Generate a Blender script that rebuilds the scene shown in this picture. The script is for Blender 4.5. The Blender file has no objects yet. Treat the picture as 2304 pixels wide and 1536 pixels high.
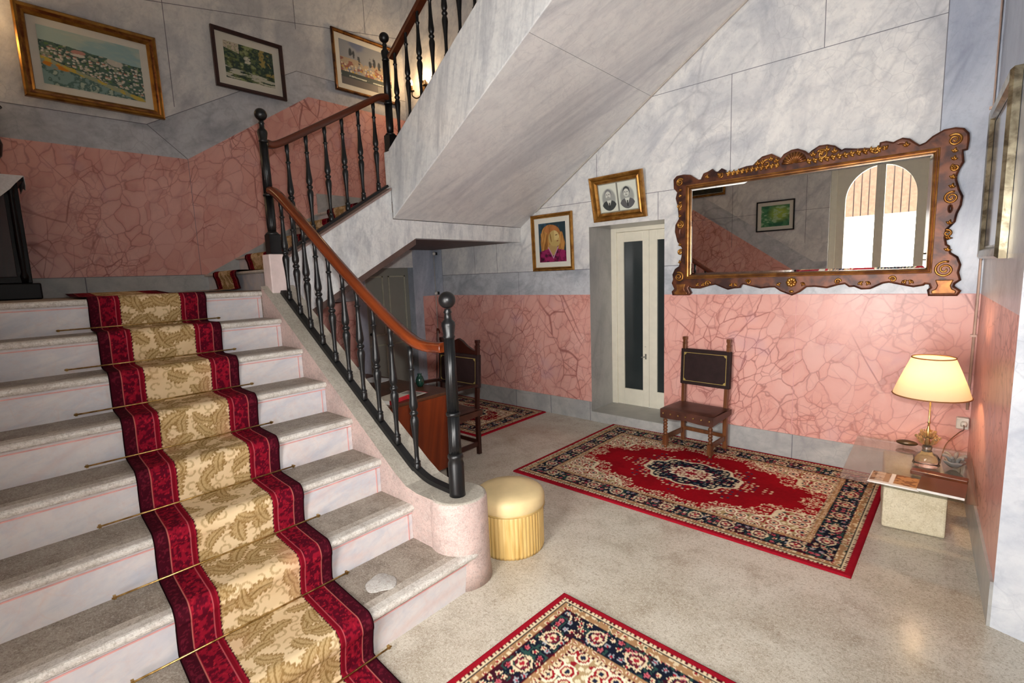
import bpy, bmesh, math, random
import numpy as np
from mathutils import Vector, Matrix, Euler
random.seed(7); rng = np.random.default_rng(7)
PI = math.pi
sc = bpy.context.scene
COL = sc.collection
R = math.radians

# ------------------------------------------------------------------ helpers
class MB:
    """collects shapes and links them as ONE mesh object"""
    def __init__(s): s.v=[]; s.f=[]; s.m=[]; s.s=[]
    def add(s, vs, fs, m=0, smooth=False):
        o=len(s.v); s.v+= [tuple(p) for p in vs]
        for f in fs: s.f.append(tuple(i+o for i in f)); s.m.append(m); s.s.append(smooth)
        return s
    def box(s,x0,x1,y0,y1,z0,z1,m=0):
        vs=[(x0,y0,z0),(x1,y0,z0),(x1,y1,z0),(x0,y1,z0),(x0,y0,z1),(x1,y0,z1),(x1,y1,z1),(x0,y1,z1)]
        return s.add(vs,[(0,3,2,1),(4,5,6,7),(0,1,5,4),(1,2,6,5),(2,3,7,6),(3,0,4,7)],m)
    def obox(s,c,size,rot=(0,0,0),m=0):
        M=Matrix.Translation(c)@Euler(rot).to_matrix().to_4x4()
        a,b,d=size[0]/2,size[1]/2,size[2]/2
        vs=[(-a,-b,-d),(a,-b,-d),(a,b,-d),(-a,b,-d),(-a,-b,d),(a,-b,d),(a,b,d),(-a,b,d)]
        return s.add([tuple(M@Vector(p)) for p in vs],[(0,3,2,1),(4,5,6,7),(0,1,5,4),(1,2,6,5),(2,3,7,6),(3,0,4,7)],m)
    def bar(s,p,q,w,h,m=0):
        p=Vector(p);q=Vector(q);d=(q-p);L=d.length;x=d.normalized()
        up=Vector((0,0,1)) if abs(x.z)<.95 else Vector((1,0,0))
        y=up.cross(x).normalized();z=x.cross(y)
        vs=[]
        for t in (p,q):
            for (a,b) in ((-w/2,-h/2),(w/2,-h/2),(w/2,h/2),(-w/2,h/2)): vs.append(tuple(t+y*a+z*b))
        return s.add(vs,[(0,3,2,1),(4,5,6,7),(0,1,5,4),(1,2,6,5),(2,3,7,6),(3,0,4,7)],m)
    def lathe(s,prof,c=(0,0,0),seg=24,m=0,fn=None,cap=True):
        n=len(prof); vs=[]
        for (r,z) in prof:
            for k in range(seg):
                a=2*PI*k/seg; rr=r if fn is None else r*fn(a,z)
                vs.append((c[0]+rr*math.cos(a),c[1]+rr*math.sin(a),c[2]+z))
        fs=[]
        for i in range(n-1):
            for k in range(seg):
                k2=(k+1)%seg
                fs.append((i*seg+k,i*seg+k2,(i+1)*seg+k2,(i+1)*seg+k))
        s.add(vs,fs,m,True)
        if cap:
            o=len(s.v)-n*seg
            s.f.append(tuple(o+k for k in reversed(range(seg)))); s.m.append(m); s.s.append(False)
            s.f.append(tuple(o+(n-1)*seg+k for k in range(seg))); s.m.append(m); s.s.append(False)
        return s
    def sphere(s,c,r,m=0,seg=16,rings=10,sc=(1,1,1)):
        vs=[];fs=[]
        for i in range(rings+1):
            t=PI*i/rings
            for k in range(seg):
                a=2*PI*k/seg
                vs.append((c[0]+r*sc[0]*math.sin(t)*math.cos(a),c[1]+r*sc[1]*math.sin(t)*math.sin(a),c[2]+r*sc[2]*math.cos(t)))
        for i in range(rings):
            for k in range(seg):
                k2=(k+1)%seg; fs.append((i*seg+k,(i+1)*seg+k,(i+1)*seg+k2,i*seg+k2))
        return s.add(vs,fs,m,True)
    def sweep(s,path,section,m=0,up=(0,0,1),closed=False,smooth=True,scale=None):
        """section: list of (a,b) a=sideways b=up"""
        P=[Vector(p) for p in path]; n=len(P); k=len(section); vs=[]
        up=Vector(up)
        for i in range(n):
            t=(P[min(i+1,n-1)]-P[max(i-1,0)]).normalized()
            y=up.cross(t)
            if y.length<1e-4: y=Vector((0,1,0)).cross(t)
            y.normalize(); z=t.cross(y); q=1 if scale is None else scale[i]
            for (a,b) in section: vs.append(tuple(P[i]+y*a*q+z*b*q))
        fs=[]
        for i in range(n-1):
            for j in range(k):
                j2=(j+1)%k; fs.append((i*k+j,(i+1)*k+j,(i+1)*k+j2,i*k+j2))
        s.add(vs,fs,m,smooth)
        o=len(s.v)-n*k
        s.f.append(tuple(o+j for j in range(k))); s.m.append(m); s.s.append(False)
        s.f.append(tuple(o+(n-1)*k+j for j in reversed(range(k)))); s.m.append(m); s.s.append(False)
        return s
    def tube(s,path,r,seg=8,m=0,scale=None,up=(0,0,1)):
        return s.sweep(path,[(r*math.cos(2*PI*k/seg),r*math.sin(2*PI*k/seg)) for k in range(seg)],m,up,scale=scale)
    def prism(s,poly,f,d,m=0):
        """poly: 2D points; f(a,b)->3D point ; d: extrusion Vector"""
        n=len(poly); d=Vector(d)
        A=[Vector(f(a,b)) for a,b in poly]; B=[p+d for p in A]
        s.add(A+B,[tuple(reversed(range(n))),tuple(range(n,2*n))]+[(i,(i+1)%n,(i+1)%n+n,i+n) for i in range(n)],m)
        return s
    def poly(s,pts,m=0): return s.add(pts,[tuple(range(len(pts)))],m)
    def mesh(s,name,mats):
        me=bpy.data.meshes.new(name); me.from_pydata(s.v,[],s.f)
        for mt in (mats if isinstance(mats,(list,tuple)) else [mats]): me.materials.append(mt)
        me.polygons.foreach_set('material_index',s.m); me.polygons.foreach_set('use_smooth',s.s)
        bm=bmesh.new(); bm.from_mesh(me); bmesh.ops.recalc_face_normals(bm,faces=bm.faces); bm.to_mesh(me); bm.free()
        me.update(); return me
    def build(s,name,mats,parent=None,bevel=0,world=True,seg=2):
        o=bpy.data.objects.new(name,s.mesh(name,mats)); COL.objects.link(o)
        attach(o,parent,world)
        if bevel:
            b=o.modifiers.new('bevel','BEVEL'); b.width=bevel; b.segments=seg; b.limit_method='ANGLE'; b.angle_limit=R(40)
        return o
def basis(o):
    M=o.matrix_basis.copy()
    return basis(o.parent)@o.matrix_parent_inverse@M if o.parent else M
def attach(o,parent,world=True):
    if parent is None: return
    o.parent=parent
    if world: o.matrix_parent_inverse=basis(parent).inverted()
def thing(name,label,cat,loc=(0,0,0),rot=0,group=None):
    o=bpy.data.objects.new(name,None); COL.objects.link(o); o.empty_display_size=.1
    o.location=loc; o.rotation_euler=(0,0,rot)
    return tag(o,label,cat,group)
def tag(o,label,cat,group=None):
    o['label']=label; o['category']=cat
    if group: o['group']=group
    return o
def struct(o,label=None):
    o['kind']='structure'
    if label: o['label']=label
    return o
def inst(name,me,parent,loc,rot=(0,0,0),world=True):
    o=bpy.data.objects.new(name,me); COL.objects.link(o); o.location=loc; o.rotation_euler=rot
    attach(o,parent,world); return o
def copy_tree(o,parent=None):
    c=o.copy(); COL.objects.link(c)
    if parent is not None:
        c.parent=parent
    for ch in list(o.children): copy_tree(ch,c)
    return c
def curve_mesh(name,splines,depth,bevel,mat,f3,parent=None,res=2):
    """filled 2D outline with holes, rounded edge; f3: Matrix placing the XY drawing plane"""
    cu=bpy.data.curves.new(name,'CURVE'); cu.dimensions='2D'; cu.fill_mode='BOTH'; cu.extrude=depth/2; cu.bevel_depth=bevel; cu.bevel_resolution=res
    for sp in splines:
        q=cu.splines.new('POLY'); q.points.add(len(sp)-1); q.use_cyclic_u=True
        for p,(a,b) in zip(q.points,sp): p.co=(a,b,0,1)
    t=bpy.data.objects.new('tmp',cu); COL.objects.link(t)
    dg=bpy.context.evaluated_depsgraph_get(); dg.update()
    me=bpy.data.meshes.new_from_object(t.evaluated_get(dg)); me.name=name
    bpy.data.objects.remove(t); bpy.data.curves.remove(cu)
    me.transform(f3); me.materials.clear(); me.materials.append(mat)
    o=bpy.data.objects.new(name,me); COL.objects.link(o); attach(o,parent); return o
XZ=lambda x,y,z: Matrix(((1,0,0,x),(0,0,-1,y),(0,1,0,z),(0,0,0,1)))   # drawing plane -> wall facing -Y
# ------------------------------------------------------------------ colour
def lin(c):
    if isinstance(c,str): c=[int(c[i:i+2],16)/255 for i in (0,2,4)]
    return tuple((x/12.92 if x<=.04045 else ((x+.055)/1.055)**2.4) for x in c)
def lin4(c): return lin(c)+(1,)
# ------------------------------------------------------------------ materials
class NT:
    def __init__(s,name,rough=.5,metal=0,spec=.5):
        s.mat=bpy.data.materials.new(name); s.mat.use_nodes=True; s.nt=s.mat.node_tree
        s.b=s.nt.nodes['Principled BSDF']; s.out=s.nt.nodes['Material Output']
        s.b.inputs['Roughness'].default_value=rough; s.b.inputs['Metallic'].default_value=metal
        s.b.inputs['Specular IOR Level'].default_value=spec
    def n(s,t,**kw):
        x=s.nt.nodes.new(t)
        for k,v in kw.items():
            if k.startswith('i_'): x.inputs[k[2:].replace('_',' ')].default_value=v
            else: setattr(x,k,v)
        return x
    def l(s,a,b): s.nt.links.new(a,b)
    def co(s): return s.n('ShaderNodeTexCoord').outputs['Object']
    def aniso(s,axis,k,co=None):
        a=Vector(axis).normalized(); t=Vector((0,0,1)) if abs(a.z)<.8 else Vector((1,0,0))
        b=a.cross(t).normalized(); c=a.cross(b)
        co=co or s.co(); cb=s.n('ShaderNodeCombineXYZ')
        for i,(v,q) in enumerate(((a,k),(b,1),(c,1))):
            d=s.n('ShaderNodeVectorMath',operation='DOT_PRODUCT'); s.l(co,d.inputs[0]); d.inputs[1].default_value=tuple(v*q); s.l(d.outputs['Value'],cb.inputs[i])
        return cb.outputs[0]
    def noise(s,co,scale,detail=4,dist=0,rough=.55):
        x=s.n('ShaderNodeTexNoise'); x.inputs['Scale'].default_value=scale; x.inputs['Detail'].default_value=detail
        x.inputs['Distortion'].default_value=dist; x.inputs['Roughness'].default_value=rough
        if co is not None: s.l(co,x.inputs['Vector'])
        return x.outputs['Fac']
    def warp(s,co,scale,amt):
        x=s.n('ShaderNodeTexNoise'); x.inputs['Scale'].default_value=scale; s.l(co,x.inputs['Vector'])
        m=s.n('ShaderNodeVectorMath',operation='SCALE'); s.l(x.outputs['Color'],m.inputs[0]); m.inputs['Scale'].default_value=amt
        a=s.n('ShaderNodeVectorMath',operation='ADD'); s.l(co,a.inputs[0]); s.l(m.outputs[0],a.inputs[1]); return a.outputs[0]
    def ramp(s,f,*st):
        x=s.n('ShaderNodeValToRGB'); s.l(f,x.inputs['Fac']); e=x.color_ramp.elements
        while len(e)<len(st): e.new(.5)
        for i,(p,c) in enumerate(st):
            e[i].position=p; e[i].color=(c,c,c,1) if isinstance(c,(int,float)) else (lin4(c) if len(c)!=4 else c)
        return x.outputs['Color']
    def mix(s,f,a,b,mode='MIX'):
        x=s.n('ShaderNodeMix',data_type='RGBA',blend_type=mode)
        for v,i in ((f,0),(a,6),(b,7)):
            if isinstance(v,(int,float)): x.inputs[i].default_value=v
            elif isinstance(v,(tuple,list,str)): x.inputs[i].default_value=lin4(v)
            else: s.l(v,x.inputs[i])
        return x.outputs[2]
    def mul(s,a,b):
        x=s.n('ShaderNodeMath',operation='MULTIPLY')
        for v,i in ((a,0),(b,1)):
            if isinstance(v,(int,float)): x.inputs[i].default_value=v
            else: s.l(v,x.inputs[i])
        return x.outputs[0]
    def voro(s,co,scale,feature='F1',rnd=1):
        x=s.n('ShaderNodeTexVoronoi',feature=feature); x.inputs['Scale'].default_value=scale; x.inputs['Randomness'].default_value=rnd
        s.l(co,x.inputs['Vector']); return x
    def color(s,c):
        if isinstance(c,(tuple,list,str)): s.b.inputs['Base Color'].default_value=lin4(c)
        else: s.l(c,s.b.inputs['Base Color'])
        return s
    def bump(s,h,st=.2,dist=.01):
        x=s.n('ShaderNodeBump'); x.inputs['Strength'].default_value=st; x.inputs['Distance'].default_value=dist
        s.l(h,x.inputs['Height']); s.l(x.outputs['Normal'],s.b.inputs['Normal'])
def plain(name,c,rough=.5,metal=0,spec=.5,var=.12,scale=14):
    m=NT(name,rough,metal,spec); n=m.noise(m.co(),scale,5)
    c=lin(c); d=tuple(max(0,x*(1-var)) for x in c)+(1,); u=tuple(min(1,x*(1+var)) for x in c)+(1,)
    x=m.n('ShaderNodeValToRGB'); m.l(n,x.inputs['Fac']); x.color_ramp.elements[0].position=.35; x.color_ramp.elements[1].position=.65
    x.color_ramp.elements[0].color=d; x.color_ramp.elements[1].color=u
    m.color(x.outputs['Color']); return m.mat
def marble(name,light,mid,vein,axis=(.75,.75,1.),rough=.28,cs=1.0,k=.3,amt=.75,vs=2.2,vamt=.45):
    m=NT(name,rough,0,.4); co=m.co(); q=m.aniso(axis,k,co)
    n1=m.noise(q,1.7*cs,7,.9,.62); n2=m.noise(co,5*cs,5,.6)
    c=m.mix(m.mul(m.ramp(n1,(.46,0),(.72,1)),amt),light,mid)
    c=m.mix(m.mul(m.ramp(n2,(.45,0),(.75,1)),.35),c,mid)
    c=m.mix(m.mul(m.ramp(m.noise(q,7*cs,8,.6,.7),(.5,0),(.68,1)),.45*amt),c,mid)
    c=m.mix(m.mul(m.ramp(m.noise(co,26,4,.3,.7),(.5,0),(.7,1)),.22*amt),c,vein)
    w=m.warp(q,2.2,.35); v=m.voro(w,vs,'DISTANCE_TO_EDGE').outputs['Distance']
    mask=m.ramp(m.noise(co,1.3,3),(.45,0),(.65,1))
    vv=m.mul(m.ramp(v,(0,1),(.05,0)),m.mul(mask,vamt))
    c=m.mix(vv,c,vein)
    w2=m.warp(co,3,.25); v2=m.voro(w2,9,'DISTANCE_TO_EDGE').outputs['Distance']
    mask2=m.ramp(m.noise(co,2.1,3),(.46,0),(.62,1))
    c=m.mix(m.mul(m.ramp(v2,(.006,1),(.035,0)),m.mul(mask2,vamt*.55)),c,vein)
    m.color(c); return m.mat
def pinkmarble(name='pink_marble'):
    m=NT(name,.3,0,.4); co=m.co()
    n=m.noise(co,1.6,5,.5); c=m.mix(m.ramp(n,(.3,0),(.7,1)),'e2a89c','cf9185')
    # broad brushed diagonal bundles
    q=m.aniso((.6,.6,1),.10,co); st=m.noise(q,8,5,.4)
    msk=m.ramp(m.noise(co,1.0,2,.4),(.42,0),(.60,1))
    c=m.mix(m.mul(m.ramp(st,(.46,0),(.70,1)),m.mul(msk,.62)),c,'b87a73')
    c=m.mix(m.mul(m.ramp(m.noise(m.aniso((-.5,-.5,1),.10,co),11,4,.4),(.55,0),(.72,1)),m.mul(m.ramp(m.noise(co,1.4,2),(.5,0),(.62,1)),.5)),c,'e9c3ba')
    # pebble crackle that swells in clusters and fades elsewhere
    w=m.warp(m.warp(m.aniso((.6,.6,1),.62,co),3.2,.20),14,.035); v=m.voro(w,8,'DISTANCE_TO_EDGE').outputs['Distance']
    k1=m.ramp(m.noise(co,1.3,3,.3),(.34,.12),(.62,1))
    c=m.mix(m.mul(m.ramp(v,(.008,1),(.04,0)),m.mul(k1,.75)),c,'985a52')
    c=m.mix(m.mul(m.ramp(v,(.05,0),(.2,1)),m.mul(k1,.22)),c,'ecc4ba')
    w3=m.warp(m.warp(co,2.5,.3),16,.03); v3=m.voro(w3,15,'DISTANCE_TO_EDGE').outputs['Distance']
    msk3=m.ramp(m.noise(co,1.5,3,.4),(.52,0),(.63,1))
    c=m.mix(m.mul(m.ramp(v3,(0.01,1),(.09,0)),m.mul(msk3,.6)),c,'a3655e')
    cell=m.voro(w,8).outputs['Color']; hs=m.n('ShaderNodeSeparateColor'); m.l(cell,hs.inputs[0])
    c=m.mix(m.mul(hs.outputs[0],.25),c,'efcac2')
    q4=m.aniso((.65,.65,1),.14,co); v4=m.voro(m.warp(m.warp(q4,1.6,.22),16,.02),7,'DISTANCE_TO_EDGE').outputs['Distance']
    k4=m.ramp(m.noise(co,1.2,2,.5),(.44,0),(.60,1))
    c=m.mix(m.mul(m.ramp(v4,(.004,1),(.024,0)),m.mul(k4,.8)),c,'96544d')
    q5=m.aniso((-.55,-.55,1),.16,co); v5=m.voro(m.warp(q5,1.3,.25),3.6,'DISTANCE_TO_EDGE').outputs['Distance']
    k5=m.ramp(m.noise(co,.9,2,.5),(.5,0),(.62,1))
    c=m.mix(m.mul(m.ramp(v5,(.004,1),(.02,0)),m.mul(k5,.8)),c,'92524c')
    lil=m.ramp(m.noise(co,2.6,2),(.60,0),(.75,1)); c=m.mix(m.mul(lil,.35),c,'b295ab')
    m.color(c); return m.mat
def speckled(name,a,b,spk,rough=.5,blotch=2.2,amt=.6,bc='8a7a6c'):
    m=NT(name,rough,0,.4); co=m.co()
    c=m.mix(m.ramp(m.noise(co,blotch,7,.3,.65),(.42,0),(.66,1)),a,b)
    c=m.mix(m.mul(m.ramp(m.noise(co,blotch*3.1,6,.2,.7),(.5,0),(.68,1)),amt),c,bc)
    f=m.noise(co,170,2,0,.7); g=m.noise(co,52,3,0,.75); c=m.mix(m.mul(m.ramp(g,(.5,0),(.64,1)),.45),c,bc); g2=m.noise(co,75,3,0,.75); c=m.mix(m.mul(m.ramp(g2,(.52,0),(.66,1)),.4),c,spk)
    c=m.mix(m.mul(m.ramp(f,(.5,0),(.62,1)),.35),c,spk)
    f2=m.noise(co,110,2,0,.7); c=m.mix(m.mul(m.ramp(f2,(.56,0),(.66,1)),.5),c,bc)
    m.color(c); m.bump(f,.03,.001); return m.mat
def attrmat(name,rough=.6,spec=.3,sheen=0):
    m=NT(name,rough,0,spec); a=m.n('ShaderNodeVertexColor',layer_name='col'); m.color(a.outputs['Color'])
    if sheen: m.b.inputs['Sheen Weight'].default_value=sheen
    return m.mat
def emit(name,c,st):
    m=NT(name,.5); m.b.inputs['Emission Color'].default_value=lin4(c); m.b.inputs['Emission Strength'].default_value=st; m.color(c); return m.mat
def gold(name,c='b98a3c',d='5c3a14',rough=.32,scale=22,metal=.75):
    m=NT(name,rough,metal,.5); n=m.noise(m.co(),scale,5,.4); m.color(m.mix(m.ramp(n,(.38,0),(.62,1)),d,c)); m.bump(n,.25,.004); return m.mat
def wood(name,a,b,axis=(1,0,0),rough=.3,scale=14):
    m=NT(name,rough,0,.5); q=m.aniso(axis,.08); n=m.noise(q,scale,5,.8); m.color(m.mix(m.ramp(n,(.3,0),(.7,1)),a,b)); return m.mat

# diagonal axes: each wall keeps the same streak direction
WHITE=marble('white_marble','e4e3e0','b1b4ba','8c8f97',cs=1.5,k=.24,amt=1.0,vs=3.2,vamt=.4)
BAND=marble('grey_band_marble','c6c9ce','92979f','757984',axis=(1,1,.15),k=.25,cs=1.6,amt=.9)
STRIP=marble('blue_grey_marble','b9c0cc','848c9f','737a8c',axis=(.2,.2,1),k=.3,amt=.9)
SOFFIT=marble('soffit_marble','dddcda','b0b1b6','94959c',axis=(1,.5,.6),k=.16,cs=1.6,amt=.9,vamt=.3)
STRINGER=marble('stringer_marble','dedfde','a3a7ae','858a94',axis=(.22,.1,1),k=.07,cs=4.5,amt=.9,vamt=.3)
BASEM=marble('baseboard_marble','b6b6b3','87898c','76777b',axis=(1,1,.2),k=.4,cs=2,amt=.6)
PINK=pinkmarble()
JOINT=plain('joint_line','6d6d74',.7)
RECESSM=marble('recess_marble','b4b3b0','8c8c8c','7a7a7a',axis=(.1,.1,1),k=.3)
SILL=plain('sill_stone','a8a6a0',.4,scale=5)
FLOOR=speckled('worn_terrazzo','c8c1b2','aca18f','e4dfd3',.2,1.6,.5,'85745f')
TREAD=speckled('worn_tread','9b9083','776a5d','ccc4b8',.55,4,.7,'5c4f43')
NOSE=speckled('nosing_stone','d3cfc8','bdb6ad','efece6',.5,5,.4,'8d8478')
MIDT=speckled('tread_edge_wear','b8afa3','988d81','dcd5ca',.55,5,.6,'74685b')
RISER=marble('riser_marble','d6d0cf','b2b6c2','d2aa9e',axis=(0,1,.3),k=.3,cs=3,amt=.9,vamt=.3)
CURB=speckled('curb_plaster','c6aca4','ab9791','c9beb8',.6,3.2,.65,'8f8079')
CURBTOP=speckled('curb_top_stone','b4aea2','9d978b','c9c2b4',.6,3,.5,'857c70')
PINKLINE=plain('pink_line','d59d99',.6)
IRON=plain('black_iron','0d0e10',.38,.1,.5,var=.25)
RAILW=wood('handrail_wood','7a3616','4c1d0b',(1,0,-.7),.25)
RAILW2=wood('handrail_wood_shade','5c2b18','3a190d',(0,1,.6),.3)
CREAM=plain('cream_paint','e9e4d2',.42,var=.03)
DARKGLASS=plain('dark_pane','2f3536',.12,0,.5,var=.1,scale=2)
GREYDOOR=plain('grey_door_paint','8a8b82',.45,var=.05,scale=3)
BROWNEDGE=plain('brown_paint','5a4640',.6)
BRASS=gold('brass','c8a668','8a6a34',.3,30,.85)
GILT=gold('gilt','b98640','8a5a22',.3,12,.7)
GILT2=gold('gilt_red','94642e','6a3a1c',.38,16,.55)
DARKW=wood('dark_walnut','3a1710','22100b',(0,0,1),.35)
MAHOG=wood('mahogany','6a2c14','451a0c',(0,.3,1),.3)
LEATHER=plain('brown_leather','4a2a20',.42,var=.35,scale=9)
LEATHERB=plain('black_leather','2a1c1c',.6,0,.2,var=.15)
GOLDLINE=plain('gold_tooling','b09a58',.45,.4)
BLACKW=plain('black_lacquer','0c090a',.35,0,.25,var=.2)
PAT=attrmat('painted_picture',.5); RUGM=attrmat('woven_rug',.95,.05)
MAT_MOUNT=plain('mount_board','d8d5c8',.7,var=.02)

# ------------------------------------------------------------------ numpy pattern tools
def vnoise(x,y,seed=0):
    xi=np.floor(x).astype(np.int64); yi=np.floor(y).astype(np.int64); xf=x-xi; yf=y-yi
    u=xf*xf*(3-2*xf); v=yf*yf*(3-2*yf)
    def h(a,b):
        n=(a*374761393+b*668265263+seed*1442695041)&0xffffffff
        n=((n^(n>>13))*1274126177)&0xffffffff
        return ((n^(n>>16))&0xffff)/65535.
    return (h(xi,yi)*(1-u)+h(xi+1,yi)*u)*(1-v)+(h(xi,yi+1)*(1-u)+h(xi+1,yi+1)*u)*v
def fbm(x,y,seed=0,o=4):
    t=0;a=.5
    for i in range(o): t=t+a*vnoise(x*2**i,y*2**i,seed+i*17); a*=.5
    return t/(1-.5**o)
def cells(x,y,size,seed):
    """jittered cell blobs: distance to blob centre (in cell units), angle, id"""
    gx=np.floor(x/size); gy=np.floor(y/size); best=np.full(x.shape,9.); bid=np.zeros(x.shape); ang=np.zeros(x.shape)
    for dx in (-1,0,1):
        for dy in (-1,0,1):
            a=(gx+dx).astype(np.int64); b=(gy+dy).astype(np.int64)
            n=(a*374761393+b*668265263+seed*974711)&0xffffffff; n=((n^(n>>13))*1274126177)&0xffffffff; n=n^(n>>16)
            jx=(n&255)/255.; jy=((n>>8)&255)/255.; i=((n>>16)&255)/255.
            ex=x/size-(a+.25+.5*jx); ey=y/size-(b+.25+.5*jy); d=np.hypot(ex,ey)
            k=d<best; best=np.where(k,d,best); bid=np.where(k,i,bid); ang=np.where(k,np.arctan2(ey,ex),ang)
    return best,ang,bid
def grid_object(name,X,Y,Z,C,mat,parent=None,world=True,smooth=True):
    ny,nx=X.shape; me=bpy.data.meshes.new(name); nv=nx*ny
    co=np.stack([X,Y,Z],-1).reshape(-1,3).astype(np.float32)
    i=np.arange(nv).reshape(ny,nx); q=np.stack([i[:-1,:-1],i[:-1,1:],i[1:,1:],i[1:,:-1]],-1).reshape(-1,4)
    me.vertices.add(nv); me.vertices.foreach_set('co',co.ravel())
    me.loops.add(q.size); me.loops.foreach_set('vertex_index',q.ravel().astype(np.int32))
    me.polygons.add(len(q)); me.polygons.foreach_set('loop_start',np.arange(0,q.size,4,dtype=np.int32))
    try: me.polygons.foreach_set('loop_total',np.full(len(q),4,dtype=np.int32))
    except Exception: pass
    me.update(calc_edges=True); me.polygons.foreach_set('use_smooth',np.full(len(q),smooth))
    a=me.color_attributes.new('col','FLOAT_COLOR','POINT'); c=np.ones((nv,4),np.float32); c[:,:3]=C.reshape(-1,3); a.data.foreach_set('color',c.ravel())
    me.materials.append(mat); me.update()
    o=bpy.data.objects.new(name,me); COL.objects.link(o); attach(o,parent,world); return o
def LC(h): return np.array(lin(h))
def put(C,mask,col,a=1.):
    w=(mask*a)[...,None] if not np.isscalar(mask) else mask*a
    return C*(1-w)+np.array(lin(col) if isinstance(col,str) else col)*w
def sm(x,a,b): t=np.clip((x-a)/(b-a),0,1); return t*t*(3-2*t)

# ------------------------------------------------------------------ camera
H=1.65
F_PX,YAW,PITCH,ROLL=1124.41,0.730342,0.1322446,-0.03803896
fw=Vector((-math.sin(YAW),math.cos(YAW),0)); rt=Vector((math.cos(YAW),math.sin(YAW),0)); up=Vector((0,0,1))
f2=fw*math.cos(PITCH)-up*math.sin(PITCH); u2=up*math.cos(PITCH)+fw*math.sin(PITCH)
r3=rt*math.cos(ROLL)+u2*math.sin(ROLL); u3=u2*math.cos(ROLL)-rt*math.sin(ROLL)
cam=bpy.data.cameras.new('camera'); cam.sensor_width=36; cam.lens=36*F_PX/2304; cam.clip_start=.02
co=bpy.data.objects.new('camera',cam); COL.objects.link(co)
co.matrix_world=Matrix(((r3.x,u3.x,-f2.x,0),(r3.y,u3.y,-f2.y,0),(r3.z,u3.z,-f2.z,H),(0,0,0,1)))
sc.camera=co

# ------------------------------------------------------------------ room dimensions
YB=4.632; XP=-6.0; XU=-5.57; YL=-.6; XR2=3.5; ZC=6.4
XS=-3.94               # face of the middle flight
PT=1.404; BT=1.68      # top of pink dado / grey band on the ground floor
Z1=1.6; Z2=2.49        # landings
def rwx(y): return .117+(YB-y)*.0466   # right wall is slightly askew
YE=2.93                # near end of right wall

# ---- floor and ceiling
struct(MB().box(XP,XR2,YL-.4,5.3,-.1,0).build('floor',FLOOR))
struct(MB().box(XP-.2,XR2,YL-.4,5.3,ZC,ZC+.1).build('ceiling',plain('ceiling_plaster','d8d6d2',.8)))

# ---- back wall
def wallXZ(y): return lambda p,o=0: [(a,y-o,b) for a,b in p]
bw=MB(); W=wallXZ(YB)
RX0,RX1,RZ0,RZ1=-2.985,-2.136,.11,2.122
def sofz(x): return 2.225+(min(x,-1.41)+3.915)*.6
bw.poly(W([(XU,0),(RX0,0),(RX0,PT),(XU,PT)]),1)
bw.poly(W([(XP,0),(XU,0),(XU,2.6),(XP,2.6)]),0)
bw.poly(W([(RX1,0),(.33,0),(.33,PT),(RX1,PT)]),1)
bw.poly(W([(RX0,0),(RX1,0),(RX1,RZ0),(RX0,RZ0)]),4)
bw.poly(W([(-5.40,PT),(RX0,PT),(RX0,BT),(-5.40,BT)]),2)
bw.poly(W([(RX1,PT),(-.155,PT),(-.155,BT),(RX1,BT)]),2)
bw.poly(W([(XU,PT),(-5.40,PT),(-5.40,2.6),(XU,2.6)]),3)
bw.poly(W([(-.155,PT),(.33,PT),(.33,4.2),(-.155,4.2)]),3)
bw.poly(W([(-5.40,BT),(RX0,BT),(RX0,RZ1),(-5.40,RZ1)]),0)
bw.poly(W([(RX1,BT),(-.155,BT),(-.155,RZ1),(RX1,RZ1)]),0)
bw.poly(W([(-5.40,RZ1),(-.155,RZ1),(-.155,4.2),(-1.3,4.0),(-4.0,2.35),(-5.40,2.6)]),0)
# above the upper flight
def upz(x): return 3.87 if x<-3.95 else 3.87+(x+3.95)*.64
bw.poly(W([(XP,2.4),(-5.4,2.6),(-4.0,2.35),(-1.3,4.0),(-.155,4.2),(-1.41,upz(-1.41)),(-3.95,3.87),(XP,3.87)]),1)
bw.poly(W([(XP,3.87),(-3.95,3.87),(-1.41,upz(-1.41)),(-1.41,upz(-1.41)+.27),(-3.95,4.14),(XP,4.14)]),2)
bw.poly(W([(XP,4.14),(-3.95,4.14),(-1.41,upz(-1.41)+.27),(-1.41,upz(-1.41)),(-.155,4.2),(.33,4.2),(XR2,4.2),(XR2,ZC),(XP,ZC)]),0)
# recess of the double door
RY=5.10
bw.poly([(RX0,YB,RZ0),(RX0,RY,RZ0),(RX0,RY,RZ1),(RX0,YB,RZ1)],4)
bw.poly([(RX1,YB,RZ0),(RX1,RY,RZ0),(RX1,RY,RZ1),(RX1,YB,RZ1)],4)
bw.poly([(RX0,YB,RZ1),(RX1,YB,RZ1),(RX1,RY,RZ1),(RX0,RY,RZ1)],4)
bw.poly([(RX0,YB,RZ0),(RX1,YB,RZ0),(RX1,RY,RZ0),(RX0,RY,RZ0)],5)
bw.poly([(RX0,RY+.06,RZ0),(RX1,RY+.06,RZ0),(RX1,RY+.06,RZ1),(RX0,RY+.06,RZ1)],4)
def jl(a,b,w=.005,m=6):   # joint line drawn as a thin fillet standing on the wall
    a=Vector((a[0],0,a[1]));b=Vector((b[0],0,b[1])); t=(b-a).normalized(); n=Vector((-t.z,0,t.x))*w/2
    bw.poly([(p.x,YB-.0015,p.z) for p in (a-n,b-n,b+n,a+n)],m)
jl((-3.70,2.39),(-2.03,2.383)); jl((-2.275,3.262),(-.155,3.262)); jl((-1.537,2.39),(-1.537,3.26)); jl((-2.2,2.122),(-2.2,2.385)); jl((-2.878,2.39),(-2.878,2.85))
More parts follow.
